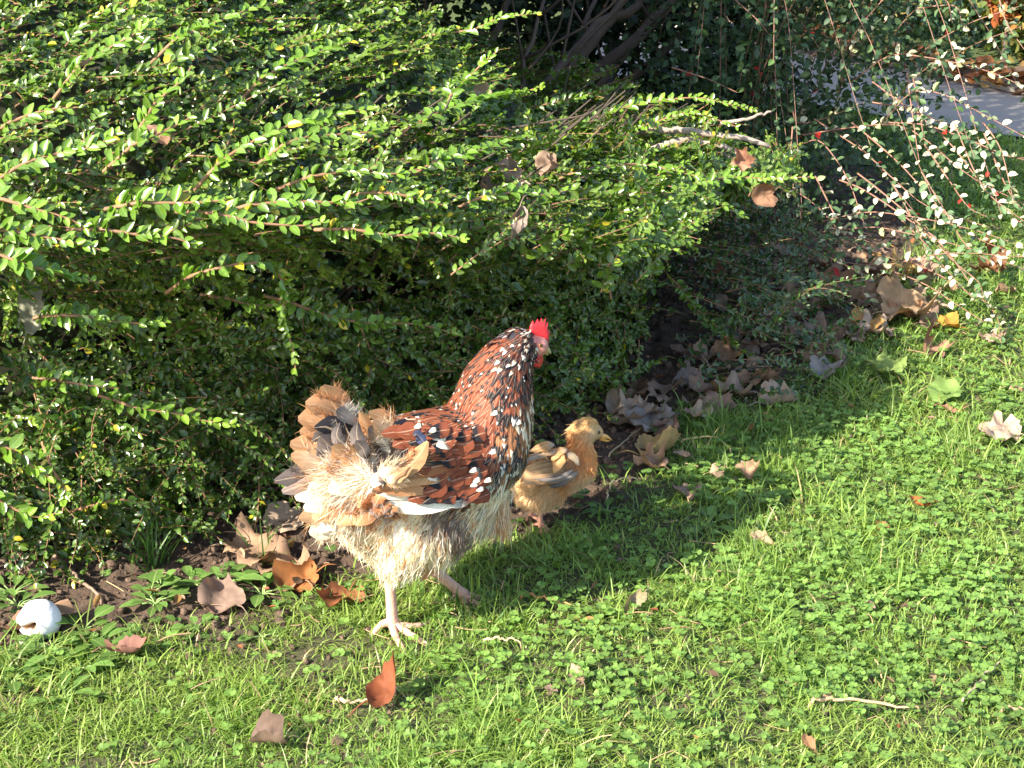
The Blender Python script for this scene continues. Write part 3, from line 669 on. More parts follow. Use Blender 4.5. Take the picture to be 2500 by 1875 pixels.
# clover
def round_leaf(k=7, fold=.12):
    V = [(0, 0, 0)]; U = [(0, .5)]
    for j in range(k):
        a = -1.15+2.3*j/(k-1); r = (1, 1.02, .98)[0]*(1 - .14*math.exp(-(a/.22)**2))
        V.append((math.sin(a)*r*.62, .12+math.cos(a)*r*.85, fold*abs(math.sin(a)))); U.append((r, .5+.5*math.sin(a)))
    V = np.array(V); F = np.array([(0, j+1, j+2) for j in range(k-1)])[:, ::-1]; return V, [F], np.array(U, float)
RL = round_leaf()
def clovers(mb, x, y, S, H, cols, three=True, z=None):
    n = len(x); z0 = zg(x, y) if z is None else z; az = rng.uniform(0, 6.28, n)
    up = nrm(np.stack([rng.normal(-.15, .25, n), rng.normal(-.2, .25, n), np.ones(n)], 1))
    c0 = np.stack([x, y, z0+H], 1)
    for k in range(3 if three else 1):
        a = az+k*2.094; d = np.stack([np.cos(a), np.sin(a), rng.normal(.05, .12, n)], 1)
        R = frames(d, up)*(S[:, None, None]); mb.inst(RL, R, c0, cols*rng.uniform(.85, 1.15, (n, 1)))
mb = MB()
def clov_p(x, y):
    u, v, z = proj(np.stack([x, y, 0*x], 1))
    return sstep(1000, 1700, u+.8*(v-1500))*(.25+.75*sstep(.38, .6, fbm(x, y, .16, 90)))*sstep(.02, .1, lawn_d(x, y)) + .12*sstep(0, .1, lawn_d(x, y))
for n, y0, y1, s in ((17000, 1.15, 2.0, .0072), (15000, 2.0, 2.9, .0075), (7000, 2.9, 4.4, .009)):
    x, y = samp(n, -1.3, 2.2, y0, y1); k = rng.random(len(x)) < clov_p(x, y); x, y = x[k], y[k]; n = len(x)
    H = rng.uniform(.008, .026, n); c = np.array([.15, .26, .055])*(.75+.5*fbm(x, y, .3, 95))[:, None]*rng.uniform(.75, 1.2, (n, 1))
    clovers(mb, x, y, s*rng.uniform(.6, 1.25, n), H, c)
print('clover verts', mb.n)
tag(mb.build('clover', M_clov), 'three-leaved clover growing through the lawn', 'clover', kind='stuff')
# loose soil crumbs in the bed
def ico():
    import bmesh
    b = bmesh.new(); bmesh.ops.create_icosphere(b, subdivisions=2, radius=1); V = np.array([v.co[:] for v in b.verts]); F = np.array([[v.index for v in f.verts] for f in b.faces]); b.free(); return V, F
IV, IF = ico()
mb = MB()
for s in range(5):
    r = 1+.45*(np.random.default_rng(s).random(len(IV))-.5) ; T = (IV*r[:, None]*np.array([1, .8, .7]), [IF], np.zeros((len(IV), 2)))
    n = 9500; x, y = samp(n, -1.3, 1.2, 1.4, 3.6); d = lawn_d(x, y); pr = (1-sstep(-.04, .03, d))*(.3+.7*sstep(.4, .6, fbm(x, y, .1, 15)))+.7*bare(x, y)*(d > 0)+.02*(d > 0)
    k = (rng.random(n if False else len(x)) < pr); x, y = x[k], y[k]; n = len(x); S = rng.lognormal(math.log(.0026), .55, n)
    S = np.minimum(S, .011)
    q = rng.normal(0, 1, (n, 3)); R = frames(q, rng.normal(0, 1, (n, 3)))*S[:, None, None]
    mb.inst(T, R, np.stack([x, y, zg(x, y)+S*.35], 1), np.array([.11, .072, .05])*rng.uniform(.6, 1.3, (n, 1)))
tag(mb.build('soil_crumbs', M_soil), 'loose brown crumbs and clods of soil in the bed', 'soil', kind='stuff')
# bits of straw and twig scattered all over
mb = MB()
x, y = samp(900, -1.2, 1.8, 1.2, 3.8); z0 = zg(x, y)
for i in range(len(x)):
    a = rng.uniform(0, 6.28); L = rng.uniform(.012, .05); d = np.array([math.cos(a), math.sin(a), rng.uniform(-.05, .2)]); p = np.array([x[i], y[i], z0[i]+rng.uniform(.003, .02)])
    tube(mb, curve([p, p+d*L*.5+rng.normal(0, .003, 3), p+d*L], 4), rng.uniform(.0005, .0011), 4, np.array([.34, .24, .13])*rng.uniform(.5, 1.3), cap=False)
def vcol(name, rough=.85, bump=0.0, scale=150., spec=.3, lo=.55, hi=.9, trans=0):
    def b(t, out):
        c = attr(t).outputs['Color']; g = N(t, 'ShaderNodeNewGeometry'); n = N(t, 'ShaderNodeTexNoise', i_Scale=scale, i_Detail=4.0); t.links.new(g.outputs['Position'], n.inputs['Vector'])
        c = mixc(t, 1.0, c, mth(t, 'ADD', mth(t, 'MULTIPLY', n.outputs[0], hi), lo), 'MULTIPLY')
        p = N(t, 'ShaderNodeBsdfPrincipled', i_Roughness=rough); p.inputs['Specular IOR Level'].default_value = spec; t.links.new(c, p.inputs['Base Color'])
        if bump:
            bp = N(t, 'ShaderNodeBump', i_Strength=bump, i_Distance=.001); t.links.new(n.outputs[0], bp.inputs['Height']); t.links.new(bp.outputs[0], p.inputs['Normal'])
        sh = p.outputs[0]
        if trans:
            tr = N(t, 'ShaderNodeBsdfTranslucent'); t.links.new(c, tr.inputs[0]); mx = N(t, 'ShaderNodeMixShader'); mx.inputs[0].default_value = trans
            t.links.new(sh, mx.inputs[1]); t.links.new(tr.outputs[0], mx.inputs[2]); sh = mx.outputs[0]
        t.links.new(sh, out.inputs[0])
    return mat(name, b)
M_vc = vcol('dry_stalk')
tag(mb.build('straw_bits', M_vc), 'bits of straw, bark and thin twig scattered over bed and lawn', 'plant debris', kind='stuff')

# ------------------------------------------------------------ weeds in the bed
M_weed = foliage('weed_leaf', rough=.45, trans=.35, spec=.4, vein=.5, noise=.25)
WL = leaf_t(st=((0,.03),(.18,.07),(.35,.36),(.6,.5),(.85,.36),(1,.0)), fold=.15, curl=-.25)
WN = leaf_t(st=((0,.03),(.3,.32),(.6,.42),(.85,.25),(1,0)), fold=.2, curl=-.2)
wproto = {}
def weed(kind, u, v, s, rot, label, first=None):
    s *= 1.12
    p = onground(u, v); p[2] = float(zg([p[0]], [p[1]])[0])
    root = empty({'broad':'broadleaf_seedling','rosette':'rosette_weed'}[kind], tuple(p), label, 'weed', 'small weeds in the bed')
    mb = MB(); ms = MB(); r = np.random.default_rng(int(u*7+v)); n = {'broad':5,'rosette':10}[kind]
    for k in range(n):
        a = rot + k*2.4 + r.normal(0, .2); el = {'broad': r.uniform(.3, 1.1), 'rosette': r.uniform(.15, .75)}[kind]
        d = np.array([math.cos(a)*math.cos(el), math.sin(a)*math.cos(el), math.sin(el)]); L = s*r.uniform(.7, 1.15)
        b = p+d*L*.55; up = nrm(np.array([-d[0]*.5, -d[1]*.5, 1.0])); wd = {'broad': .75, 'rosette': .55}[kind]
        T = WL if kind == 'broad' else WN
        R = frames(nrm(d*np.array([1, 1, .5]))[None], up[None])*np.array([L*wd, L, L])[None, None, :]
        c = np.array([[.12, .22, .05]])*r.uniform(.75, 1.2)
        mb.inst(T, R, b[None], c); tube(ms, [p, (p+b)/2+np.array([0, 0, .003]), b], .0011, 5, (.2,.3,.1), cap=False)
    mb.build('leaves', M_weed, root); ms.build('stalks', M_vc, root)
for a in (('rosette',130,1600,.03,.2,'toothed weed directly below the white mushroom'), ('rosette',380,1490,.026,2.2,'leafy weed right of the old root on the soil'), ('broad',60,1610,.024,1.0,'round-leaved seedling at the left below the mushroom'), ('broad',205,1555,.028,.3,'seedling with one upright pale leaf just right of the white mushroom'), ('rosette',235,1590,.03,1.2,'bushy weed with toothed drooping leaves right of the white mushroom'),
    ('broad',95,1640,.026,2.2,'round-leaved weed with a heart-shaped leaf below the white mushroom'), ('rosette',30,1450,.034,.8,'scalloped-leaf weed at the left edge above the white mushroom'),
    ('rosette',45,1500,.028,2.8,'smaller scalloped weed beside the mushroom at the left edge'), ('broad',370,1470,.026,.5,'seedling with a pointed upright leaf in the middle of the bare soil'),
    ('broad',395,1440,.022,1.9,'small seedling at the shade edge below the long dark grass tuft'), ('rosette',470,1440,.028,1.1,'seedling with paired oval leaves left of the tan lobed leaf'),
    ('rosette',540,1435,.036,.1,'spreading long-leaved weed below the tan lobed leaf'), ('rosette',640,1450,.034,1.6,'leafy weed between the two brown lobed leaves and the hen'),
    ('broad',480,1540,.018,.9,'tiny round seedling left of the ridged brown leaf'), ('broad',440,1530,.016,2.1,'tiny seedling on the crumbly soil under the middle of the bed'),
    ('rosette',200,1650,.03,2.4,'rosette weed at the lawn edge below the toothed weed'), ('rosette',30,1680,.03,.4,'pale rosette weed in the left corner of the bed edge'),
    ('broad',280,1620,.024,1.4,'seedling with a drooping round leaf at the lawn edge'), ('broad',640,1560,.018,.2,'tiny seedling right of the ridged brown leaf'),
    ('rosette',1730,1280,.028,.7,'small light green weed in the sunlit gap beside the hen\'s shadow'), ('rosette',1480,1250,.024,1.3,'dark weed on the shaded soil below the chick\'s breast'),
    ('rosette',160,1720,.026,1.9,'low weed patch in the grass below the rosette weeds'), ('broad',330,1600,.018,2.6,'small seedling at the grass edge below the bare soil')):
    weed(*a)
# low mixed greenery edging the bed
mb = MB(); x, y = samp(9000, -1.2, 1.3, 1.4, 3.2); d = lawn_d(x, y)
k = rng.random(len(x)) < (np.exp(-(d/.08)**2)*.6 + .16*(d < 0)*(d > -.3)*(x < -.1))*(.3+.7*sstep(.4, .6, fbm(x, y, .09, 99))); x, y = x[k], y[k]; n = len(x)
clovers(mb, x, y, rng.uniform(.005, .011, n), rng.uniform(.004, .02, n), np.array([.10, .19, .045])*rng.uniform(.6, 1.2, (n, 1)))
tag(mb.build('ground_cover', M_weed), 'tiny seedlings and low greenery along the edge of the bed', 'ground cover', kind='stuff')

# ------------------------------------------------------------ fallen leaves
def dryleaf(t, out):
    c = attr(t).outputs['Color']; uv = attr(t, 'luv'); sx = N(t, 'ShaderNodeSeparateXYZ'); t.links.new(uv.outputs['Vector'], sx.inputs[0])
    g = N(t, 'ShaderNodeNewGeometry'); n = N(t, 'ShaderNodeTexNoise', i_Scale=60.0, i_Detail=5.0); t.links.new(g.outputs['Position'], n.inputs['Vector'])
    c = mixc(t, 1.0, c, mth(t, 'ADD', mth(t, 'MULTIPLY', n.outputs[0], 1.1), .45), 'MULTIPLY')
    # veins: y of luv = angle measured in vein spacings
    f = mth(t, 'ABSOLUTE', mth(t, 'SUBTRACT', mth(t, 'FRACT', sx.outputs[1]), .5)); vn = mth(t, 'GREATER_THAN', f, .465)
    c = mixc(t, mth(t, 'MULTIPLY', mth(t, 'MULTIPLY', vn, mth(t, 'GREATER_THAN', sx.outputs[0], .12)), .35), c, (.14, .08, .04))
    p = N(t, 'ShaderNodeBsdfPrincipled', i_Roughness=.75); p.inputs['Specular IOR Level'].default_value = .25; t.links.new(c, p.inputs['Base Color'])
    tr = N(t, 'ShaderNodeBsdfTranslucent'); t.links.new(mixc(t, 1.0, c, (1.1, .7, .4), 'MULTIPLY'), tr.inputs[0]); mx = N(t, 'ShaderNodeMixShader'); mx.inputs[0].default_value = .22
    t.links.new(p.outputs[0], mx.inputs[1]); t.links.new(tr.outputs[0], mx.inputs[2]); t.links.new(mx.outputs[0], out.inputs[0])
M_dry = mat('dry_leaf', dryleaf)
def leaf_mesh(r, shape='maple', curl=.5, fold=.3, wav=.08):
    """unit leaf, stalk end at origin, blade along +y; returns V,F,U"""
    na, nr = 44, 7; A = np.linspace(-math.pi, math.pi, na+1)[:-1]
    if shape == 'maple': R = .50 + .50*np.maximum.reduce([np.exp(-((A-c)/w_)**2)*h for c, w_, h in ((0,.33,.72),(.98,.28,.60),(-.98,.28,.60),(1.9,.3,.32),(-1.9,.3,.32))]); R += .035*np.sin(A*17+r.uniform(0, 6)) 
    elif shape == 'broad': R = .5*(1+.25*np.cos(A))*(1+.03*np.sin(A*23)); R *= (1-.25*np.exp(-((np.abs(A)-math.pi)/.35)**2))
    else: R = .5/np.sqrt((np.cos(A)/1.0)**2+(np.sin(A)/.55)**2)*(1+.02*np.sin(A*19)); R = R*(1+.18*np.exp(-(A/.25)**2))
    R = R*(1+.09*np.interp(A, np.linspace(-3.2, 3.2, 23), r.normal(0, 1, 23)))
    V = [(0, 0, 0)]; U = [(0, .25)]
    for j in range(1, nr+1):
        q = j/nr
        for k in range(na): V.append((math.sin(A[k])*R[k]*q, math.cos(A[k])*R[k]*q, 0)); U.append((q, A[k]/.475+.5))
    V = np.array(V); V[:, 1] += .42
    x, y = V[:, 0].copy(), V[:, 1].copy(); ph = r.uniform(0, 6, 4)
    rad = np.hypot(x, y-.42)
    V[:, 2] = fold*np.abs(x)*(1 if curl >= 0 else 1) + wav*np.sin(x*7+ph[0])*np.sin(y*6+ph[1])*rad*2 + curl*rad**2*(.6+.6*np.sin(np.arctan2(x, y-.42)*2+ph[2]))
    V[:, 2] += .10*(fbm(x*1.0+ph[0], y+ph[1], .22, 7, 2)-.5) + .05*(fbm(x+ph[2], y, .09, 8, 1)-.5)
    if curl > .6:                                  # roll one side over
        a = r.uniform(-.6, .6); xr = x*math.cos(a)+(y-.4)*math.sin(a); m = xr > .12; th = (xr-.12)/.16*min(curl, 1.6); rr = .16/min(curl, 1.6)
        nx = .12+rr*np.sin(th); dz = rr*(1-np.cos(th)); V[m, 0] += ((nx-xr)*math.cos(a))[m]; V[m, 1] += ((nx-xr)*math.sin(a))[m]; V[m, 2] += dz[m]
    F3 = np.array([(0, 1+k, 1+(k+1) % na) for k in range(na)]); F4 = np.array([(1+j*na+k, 1+(j+1)*na+k, 1+(j+1)*na+(k+1) % na, 1+j*na+(k+1) % na) for j in range(nr-1) for k in range(na)])
    return V, [F3, F4], np.array(U, float)
def fallen(u, v, size, rot, col_, label, shape='maple', curl=.4, tilt=(0, 0), lift=.004, stalk=True, z=None, group=None, p=None, name='fallen_leaf', seed=None, depth=None):
    col = tuple(x*(.68 if col_ not in (TAN, GRB, RUST, ORG, OCH, PAL, DRK) else 1) for x in col_)
    p = (onground(u, v) if depth is None else at(u, v, depth)) if p is None else np.asarray(p, float)
    if depth is None and z is None: p[2] = float(zg([p[0]], [p[1]])[0])+lift
    r = np.random.default_rng(int(abs(u)*13+abs(v)*7+5) if seed is None else seed)
    V, F, U = leaf_mesh(r, shape, curl, r.uniform(.1, .5), r.uniform(.10, .22))
    M = (Matrix.Rotation(tilt[0], 3, 'X') @ Matrix.Rotation(tilt[1], 3, 'Y')) @ Matrix.Rotation(rot, 3, 'Z'); M = np.array(M)
    W = (V*size)@M.T; dz = -W[:, 2].min() if (tilt == (0, 0) or depth is None) else 0
    if depth is None: W[:, 2] += dz*.9
    W += p
    root = empty(name, tuple(p), label, 'leaf', group)
    C = np.tile(np.array(col, float), (len(V), 1)); e = np.linalg.norm(V[:, :2]-np.array([0, .42]), axis=1)[:, None]
    C = C*(1+.25*(fbm(V[:, 0]+p[0]*9, V[:, 1]+p[1]*9, .25, 3)-.5)[:, None]*2)
    mb = MB(); mb.add(W, F, C, U); mb.build('blade', M_dry, root)
    if stalk:
        d = M@np.array([r.normal(0, .2), -1, .15]); s0 = W[0] + (M@np.array([0, -.42, 0]))*size*.0; 
        base = W[(np.abs(V[:, 0])+np.abs(V[:, 1]-.1)).argmin()]
        mb = MB(); tube(mb, curve([base, base+d*size*.25+np.array([0, 0, .006]), base+d*size*.5], 6), np.linspace(.0016, .0009, 6)*size/.08, 5, np.array(col)*.8); mb.build('stalk', M_vc, root)
    return root
TAN, GRB, RUST, ORG, OCH, PAL, DRK = (.30,.19,.12), (.22,.15,.115), (.24,.09,.04), (.29,.12,.04), (.34,.20,.07), (.36,.27,.20), (.11,.065,.045)
FL = [(560,1370,.075,-1.4,TAN,'tan lobed leaf lying half in sun at the foot of the hedge','maple',.35), (590,1500,.062,.9,GRB,'ridged brown leaf curled up on the soil left of the hen\'s feet','broad',.9),
 (790,1420,.062,1.8,ORG,'orange and brown crumpled leaf on the ground below the hen\'s tail','broad',1.1), (860,1450,.06,2.8,RUST,'rusty crinkled leaf beside the orange one below the hen','broad',.8),
 (740,1430,.06,.6,TAN,'light brown torn leaf left of the orange leaf below the tail','maple',.8), (715,1260,.06,2.9,PAL,'pale dry leaf standing against the hedge foot behind the hen\'s tail','broad',.7),
 (915,1750,.066,-.5,(.28,.085,.035),'curled orange-brown leaf standing in the grass at the bottom centre','oval',1.5), (705,1835,.045,2.0,GRB,'folded brown leaf in the grass at the bottom edge','broad',1.2),
 (2270,1245,.042,1.3,(.42,.14,.04),'small rusty ribbed leaf lying on the sunny lawn','oval',.6), (2165,1305,.026,.5,(.55,.26,.10),'little orange-tan leaf on the lawn below the rusty one','broad',.7),
 (1550,1120,.085,-1.3,(.50,.36,.16),'big curled yellowish-tan leaf in front of the chick\'s breast','broad',1.0), (1610,1165,.05,.4,TAN,'small brown leaf under the big curled leaf by the chick','maple',.6),
 (1680,1135,.04,1.0,PAL,'pale curled leaf with a red edge right of the big curled leaf','oval',1.2), (1700,1215,.042,2.2,GRB,'grey-brown leaf half in grass right of the chick','maple',.5),
 (1510,1030,.07,.2,(.42,.34,.26),'smooth pale oval leaf leaning in the shade just above the chick\'s head','oval',.3), (1620,1030,.085,2.6,(.40,.36,.33),'grey pointed lobed leaf in the shade right of the chick\'s head','maple',.5),
 (1440,1000,.06,1.5,(.30,.12,.05),'dark rust leaf in the shade behind the chick','broad',.5), (1855,1000,.085,-1.2,PAL,'long pale tan leaf lying at the shade edge of the lawn','broad',.9), (1780,960,.05,.9,OCH,'yellow-brown leaf under the long pale tan leaf','maple',.5),
 (1770,890,.06,.1,TAN,'brown leaf standing upright on the shaded soil','broad',.9), (1990,930,.065,-1.1,(.42,.38,.36),'grey-white crumpled leaf at the lawn\'s shade edge','maple',.7),
 (1900,810,.085,.3,(.36,.30,.26),'large greyish lobed leaf upright in the shaded litter','maple',.6), (2010,850,.075,.1,(.28,.20,.15),'brown lobed leaf standing below the large greyish one','maple',.4),
 (1980,720,.085,2.4,GRB,'wide grey-brown leaf in the middle of the shaded litter','maple',.5), (2060,740,.08,1.1,TAN,'tan leaf leaning among the litter under the arching shrub','maple',.7),
 (2160,800,.11,-1.2,(.50,.34,.20),'largest sunlit tan leaf spread at the litter\'s right edge','maple',.5), (2110,830,.08,-.3,OCH,'ochre leaf lying under the largest sunlit tan leaf','broad',.5),
 (2230,790,.07,.8,(.50,.27,.15),'sunlit copper-tan leaf at the tip of the litter','maple',.8), (2345,820,.06,1.3,(.62,.33,.06),'bright golden-orange leaf on the lawn right of the litter','broad',.5),
 (2280,870,.06,2.5,(.40,.22,.15),'rolled brown leaf on the lawn below the golden one','maple',1.2), (2440,860,.05,.7,(.52,.36,.27),'small pinkish-tan leaf on the lawn near the right edge','maple',.6),
 (2180,700,.07,-.9,(.55,.36,.12),'yellow-tan leaf under the lowest arching twigs','maple',.6), (2160,650,.06,.9,OCH,'ochre leaf caught between the lowest arching twigs','broad',.6), (1770,680,.06,1.9,(.42,.22,.13),'copper leaf hanging among thin stems above the litter','maple',.9),
 (2440,700,.08,.4,(.26,.12,.06),'dark brown heap leaf on the shaded lawn at the right edge','maple',.8), (2470,730,.05,2.1,TAN,'small tan leaf below the dark brown one at the right edge','broad',.8),
 (2300,1020,.055,-1.4,(.45,.24,.15),'long reddish-brown leaf lying flat on the lawn','oval',.7), (2480,1090,.065,1.2,(.55,.40,.30),'pale cream pointed leaf at the right edge of the lawn','maple',.2), (2470,975,.06,-1.4,(.58,.40,.22),'light tan leaf sunk in the grass at the right edge','oval',.5),
 (1900,1250,.045,.8,(.22,.32,.08),'yellow-green fallen leaf on the lawn beside the shadow tip','broad',.2), (1830,1180,.04,.2,TAN,'brown leaf stood on edge in the hen\'s head shadow','broad',.8),
 (2190,940,.07,.9,(.24,.34,.09),'large pale green leaf lying in the grass below the litter','maple',.2), (2350,990,.075,1.9,(.20,.32,.08),'broad green leaf flat in the lawn toward the right','broad',.15),
 (1570,1490,.045,2.2,(.40,.33,.2),'wispy straw-coloured leaf standing in the lawn below the shadow','oval',1.3), (1420,1700,.04,.3,(.42,.28,.2),'small brown torn leaf in the clover near the bottom','oval',.8),
 (1880,1340,.045,.9,(.45,.33,.2),'thin tan leaf scrap on the lawn edge of the shadow','oval',.9), (1840,1150,.03,1.9,(.55,.42,.3),'tiny pinkish leaf by the sunlit gap','broad',.5), (1770,1165,.036,2.3,(.55,.38,.26),'triangular tan leaf at the sunlit gap','broad',.3),
 (1980,1860,.03,.2,(.36,.2,.1),'small brown leaf at the bottom edge in the clover','oval',.9), (20,1560,.085,-1.2,(.38,.24,.15),'brown striped leaf poking into the notch of the white mushroom','oval',.7), (270,1630,.05,-1.3,(.34,.17,.13),'reddish-brown leaf scrap on the bed edge','oval',1.1),
 (1890,1040,.035,.7,(.3,.19,.12),'small brown husk of leaf in the shade above the grass tuft','oval',1.2), (1700,940,.05,2.0,(.38,.32,.3),'grey leaf fragment standing on the dark soil','maple',.9), (1560,960,.05,.4,(.26,.15,.09),'brown leaf lying flat in the shade above the grey pointed leaf','maple',.4)]
rr = np.random.default_rng(12)
for f in FL:
    u, v, s, rot, c, lab, sh, cu = f
    up = any(k in lab for k in ('stand', 'upright', 'leaning', 'stood'))
    if u > 1400: s *= .82
    t = (rr.uniform(.5, 1.0), rr.uniform(-.3, .3)) if up else (rr.normal(.1, .14), rr.normal(0, .14)); cu = cu*.85
    fallen(u, v, s, rot, c, lab, sh, cu, t, lift=.012 if float(lawn_d(np.array([onground(u, v)[0]]), np.array([onground(u, v)[1]]))[0]) > 0 else .003)
# indistinct litter
LIT = 'dry brown leaf among many in the litter below the shrubs'
protos = []
poly = [(1500,1010),(1650,900),(1750,760),(1700,640),(1850,600),(2150,620),(2330,700),(2300,800),(2050,880),(1900,900),(1750,1050),(1560,1080)]
def inpoly(u, v):
    c = False; n = len(poly)
    for i in range(n):
        (x1, y1), (x2, y2) = poly[i], poly[i-1]
        if (y1 > v) != (y2 > v) and u < (x2-x1)*(v-y1)/(y2-y1)+x1: c = not c
    return c
k = 0
while k < 120:
    u, v = rr.uniform(1480, 2350), rr.uniform(580, 1100)
    if not inpoly(u, v): continue
    if k < 12:
        o = fallen(u, v, .050, rr.uniform(0, 6.28), [TAN, GRB, PAL, (.46,.32,.22), (.40,.27,.2), (.5,.38,.28)][k % 6], LIT, ['maple', 'broad', 'maple', 'oval'][k % 4], rr.uniform(.1, .7), (rr.normal(.1, .22), rr.normal(0, .22)), group='dry leaves of the litter'); protos.append(o)
    else:
        s = protos[int(rr.integers(0, 12))]; o = s.copy(); COL.objects.link(o); p = onground(u, v); o.location = (p[0], p[1], float(zg([p[0]], [p[1]])[0])+rr.uniform(.002, .012)); o.rotation_euler = (rr.normal(0, .15), rr.normal(0, .15), rr.uniform(0, 6.28))
        sc = rr.uniform(.55, 1.2); o.scale = (sc, sc, sc)
        for ch in s.children:
            c2 = ch.copy(); COL.objects.link(c2); c2.parent = o
    k += 1
# crumbs of leaf on lawn and under the bushes: too many to count
mb = MB(); T = leaf_t(st=((0,.1),(.3,.45),(.6,.5),(.85,.3),(1,0)), fold=.4, curl=.3)
x, y = samp(3200, -1.2, 1.9, 1.2, 4.6); d = lawn_d(x, y); kk = rng.random(len(x)) < np.where(d < 0, .8, .16); x, y = x[kk], y[kk]; n = len(x)
S = rng.uniform(.006, .02, n); R = frames(nrm(rng.normal(0, 1, (n, 3))*np.array([1, 1, .25])), nrm(rng.normal(0, .3, (n, 3))+np.array([0, 0, 1])))*np.stack([S*.55, S, S], -1)[:, None, :]
mb.inst(T, R, np.stack([x, y, zg(x, y)+rng.uniform(.003, .02, n)], 1), np.array([TAN, GRB, RUST, OCH, DRK])[rng.integers(0, 5, n)]*rng.uniform(.7, 1.2, (n, 1)))
x = rng.uniform(0, 1, 700); q = PFc[(x*39).astype(int)] + rng.normal(0, .07, (700, 2)); S = rng.uniform(.03, .06, 700)
mb.inst(T, frames(nrm(rng.normal(0, 1, (700, 3))*np.array([1, 1, .25])), nrm(rng.normal(0, .3, (700, 3))+np.array([0, 0, 1])))*S[:, None, None], np.stack([q[:, 0], q[:, 1], np.full(700, .03)+rng.uniform(0, .05, 700)], 1), np.array([ORG, OCH, RUST, TAN])[rng.integers(0, 4, 700)]*rng.uniform(.8, 1.2, (700, 1)))
tag(mb.build('leaf_scraps', M_dry), 'small scraps and shreds of dry leaf on bed, lawn and kerb', 'leaf litter', kind='stuff')
# leaves caught in the hedge
def caught(u, v, dz, *a, **k):
    z = (hedge_hit(u, v, .0) or 2.6)-dz; return fallen(u, v, *a, depth=z, **k)
caught(1255, 405, .07, .062, 2.3, (.50,.36,.27), 'dead papery tan leaf caught high on the hedge face', 'maple', .9, (1.1, .2), seed=3)
caught(1310, 425, .07, .038, -1.0, (.44,.30,.22), 'folded brown half of the dead leaf caught on the hedge', 'broad', .9, (1.2, -.3), seed=8)
caught(1270, 505, .08, .042, 2.9, (.36,.28,.23), 'ragged grey-brown dead leaf hanging below the papery one on the hedge', 'oval', 1.3, (1.2, .3), seed=5)
caught(80, 800, .10, .062, 0, (.33,.33,.24), 'smooth pale olive leaf with a stalk hanging in the shaded hedge at the left', 'oval', .15, (1.35, .1), seed=4)
caught(412, 345, .05, .03, 1.0, (.45,.25,.17), 'small copper-brown dead leaf on top of the hedge', 'oval', .5, (1.0, .2), seed=6)
caught(1490, 325, .05, .045, 1.0, (.50,.38,.28), 'small pale dead leaf lodged near the hedge\'s right end', 'broad', .7, (1.1, .1), seed=9)
caught(1200, 215, .05, .035, 2.0, (.50,.38,.26), 'small tan dead leaf on the upper right of the hedge', 'broad', .7, (1.0, .1), seed=10)
fallen(1895, 470, .044, 1.9, (.36,.20,.12), 'torn copper leaf caught under the lowest lit hedge spray', 'broad', .9, (1.1, .2), depth=2.75, seed=2)
fallen(1830, 405, .032, .9, (.52,.25,.16), 'small copper leaf speared on a twig between hedge and arching shrub', 'maple', .7, (1.1, .2), depth=2.8, seed=1)
# twigs on the lawn
def twig(pts, r, label, col=(.42,.28,.17)):
    P = [onground(u, v) for u, v in pts]
    for q in P: q[2] = float(zg([q[0]], [q[1]])[0])+.016
    mb = MB(); P = curve(P, 18)+rng.normal(0, .0014, (18, 3)); P[0, 2] -= .012; P[-1, 2] -= .012
    tube(mb, P, np.linspace(r*.8, r*.45, 18)*(1+.3*rng.random(18)), 6, col); tag(mb.build('twig', M_vc), label, 'twig')
twig([(1975,1738),(2060,1738),(2140,1742),(2250,1748)], .0028, 'straight tan twig lying in the clover at the lower right')
twig([(2340,1735),(2400,1675),(2455,1630)], .0018, 'thin grey-brown twig sloping up at the lower right corner', (.36,.26,.2))
twig([(2440,1750),(2500,1755),(2560,1740)], .002, 'short tan twig end at the right edge below the sloping one')
twig([(1270,1472),(1350,1490),(1425,1504)], .0018, 'thin reddish twig on the grass right of the hen\'s feet', (.5,.22,.1))
twig([(820,1735),(850,1748),(905,1745)], .003, 'greenish-tan stem stub beside the curled orange-brown leaf', (.38,.30,.18))
twig([(1180,1590),(1230,1592),(1275,1600)], .002, 'short pale straw on the grass below the hen', (.5,.36,.2))
twig([(130,1370),(180,1420),(250,1480)], .004, 'old root or twig lying on the bare soil below the hedge', (.22,.15,.11))
twig([(1480,1225),(1500,1195),(1560,1190)], .0016, 'bent pale twig on the soil in front of the chick', (.5,.38,.24))
twig([(1660,1090),(1750,1085),(1790,1120)], .0022, 'curved straw stem at the edge of bed and lawn', (.5,.38,.18))
twig([(1480,1130),(1560,1060),(1600,1045)], .0016, 'long leaf stalk arching beside the big curled leaf', (.35,.28,.16))
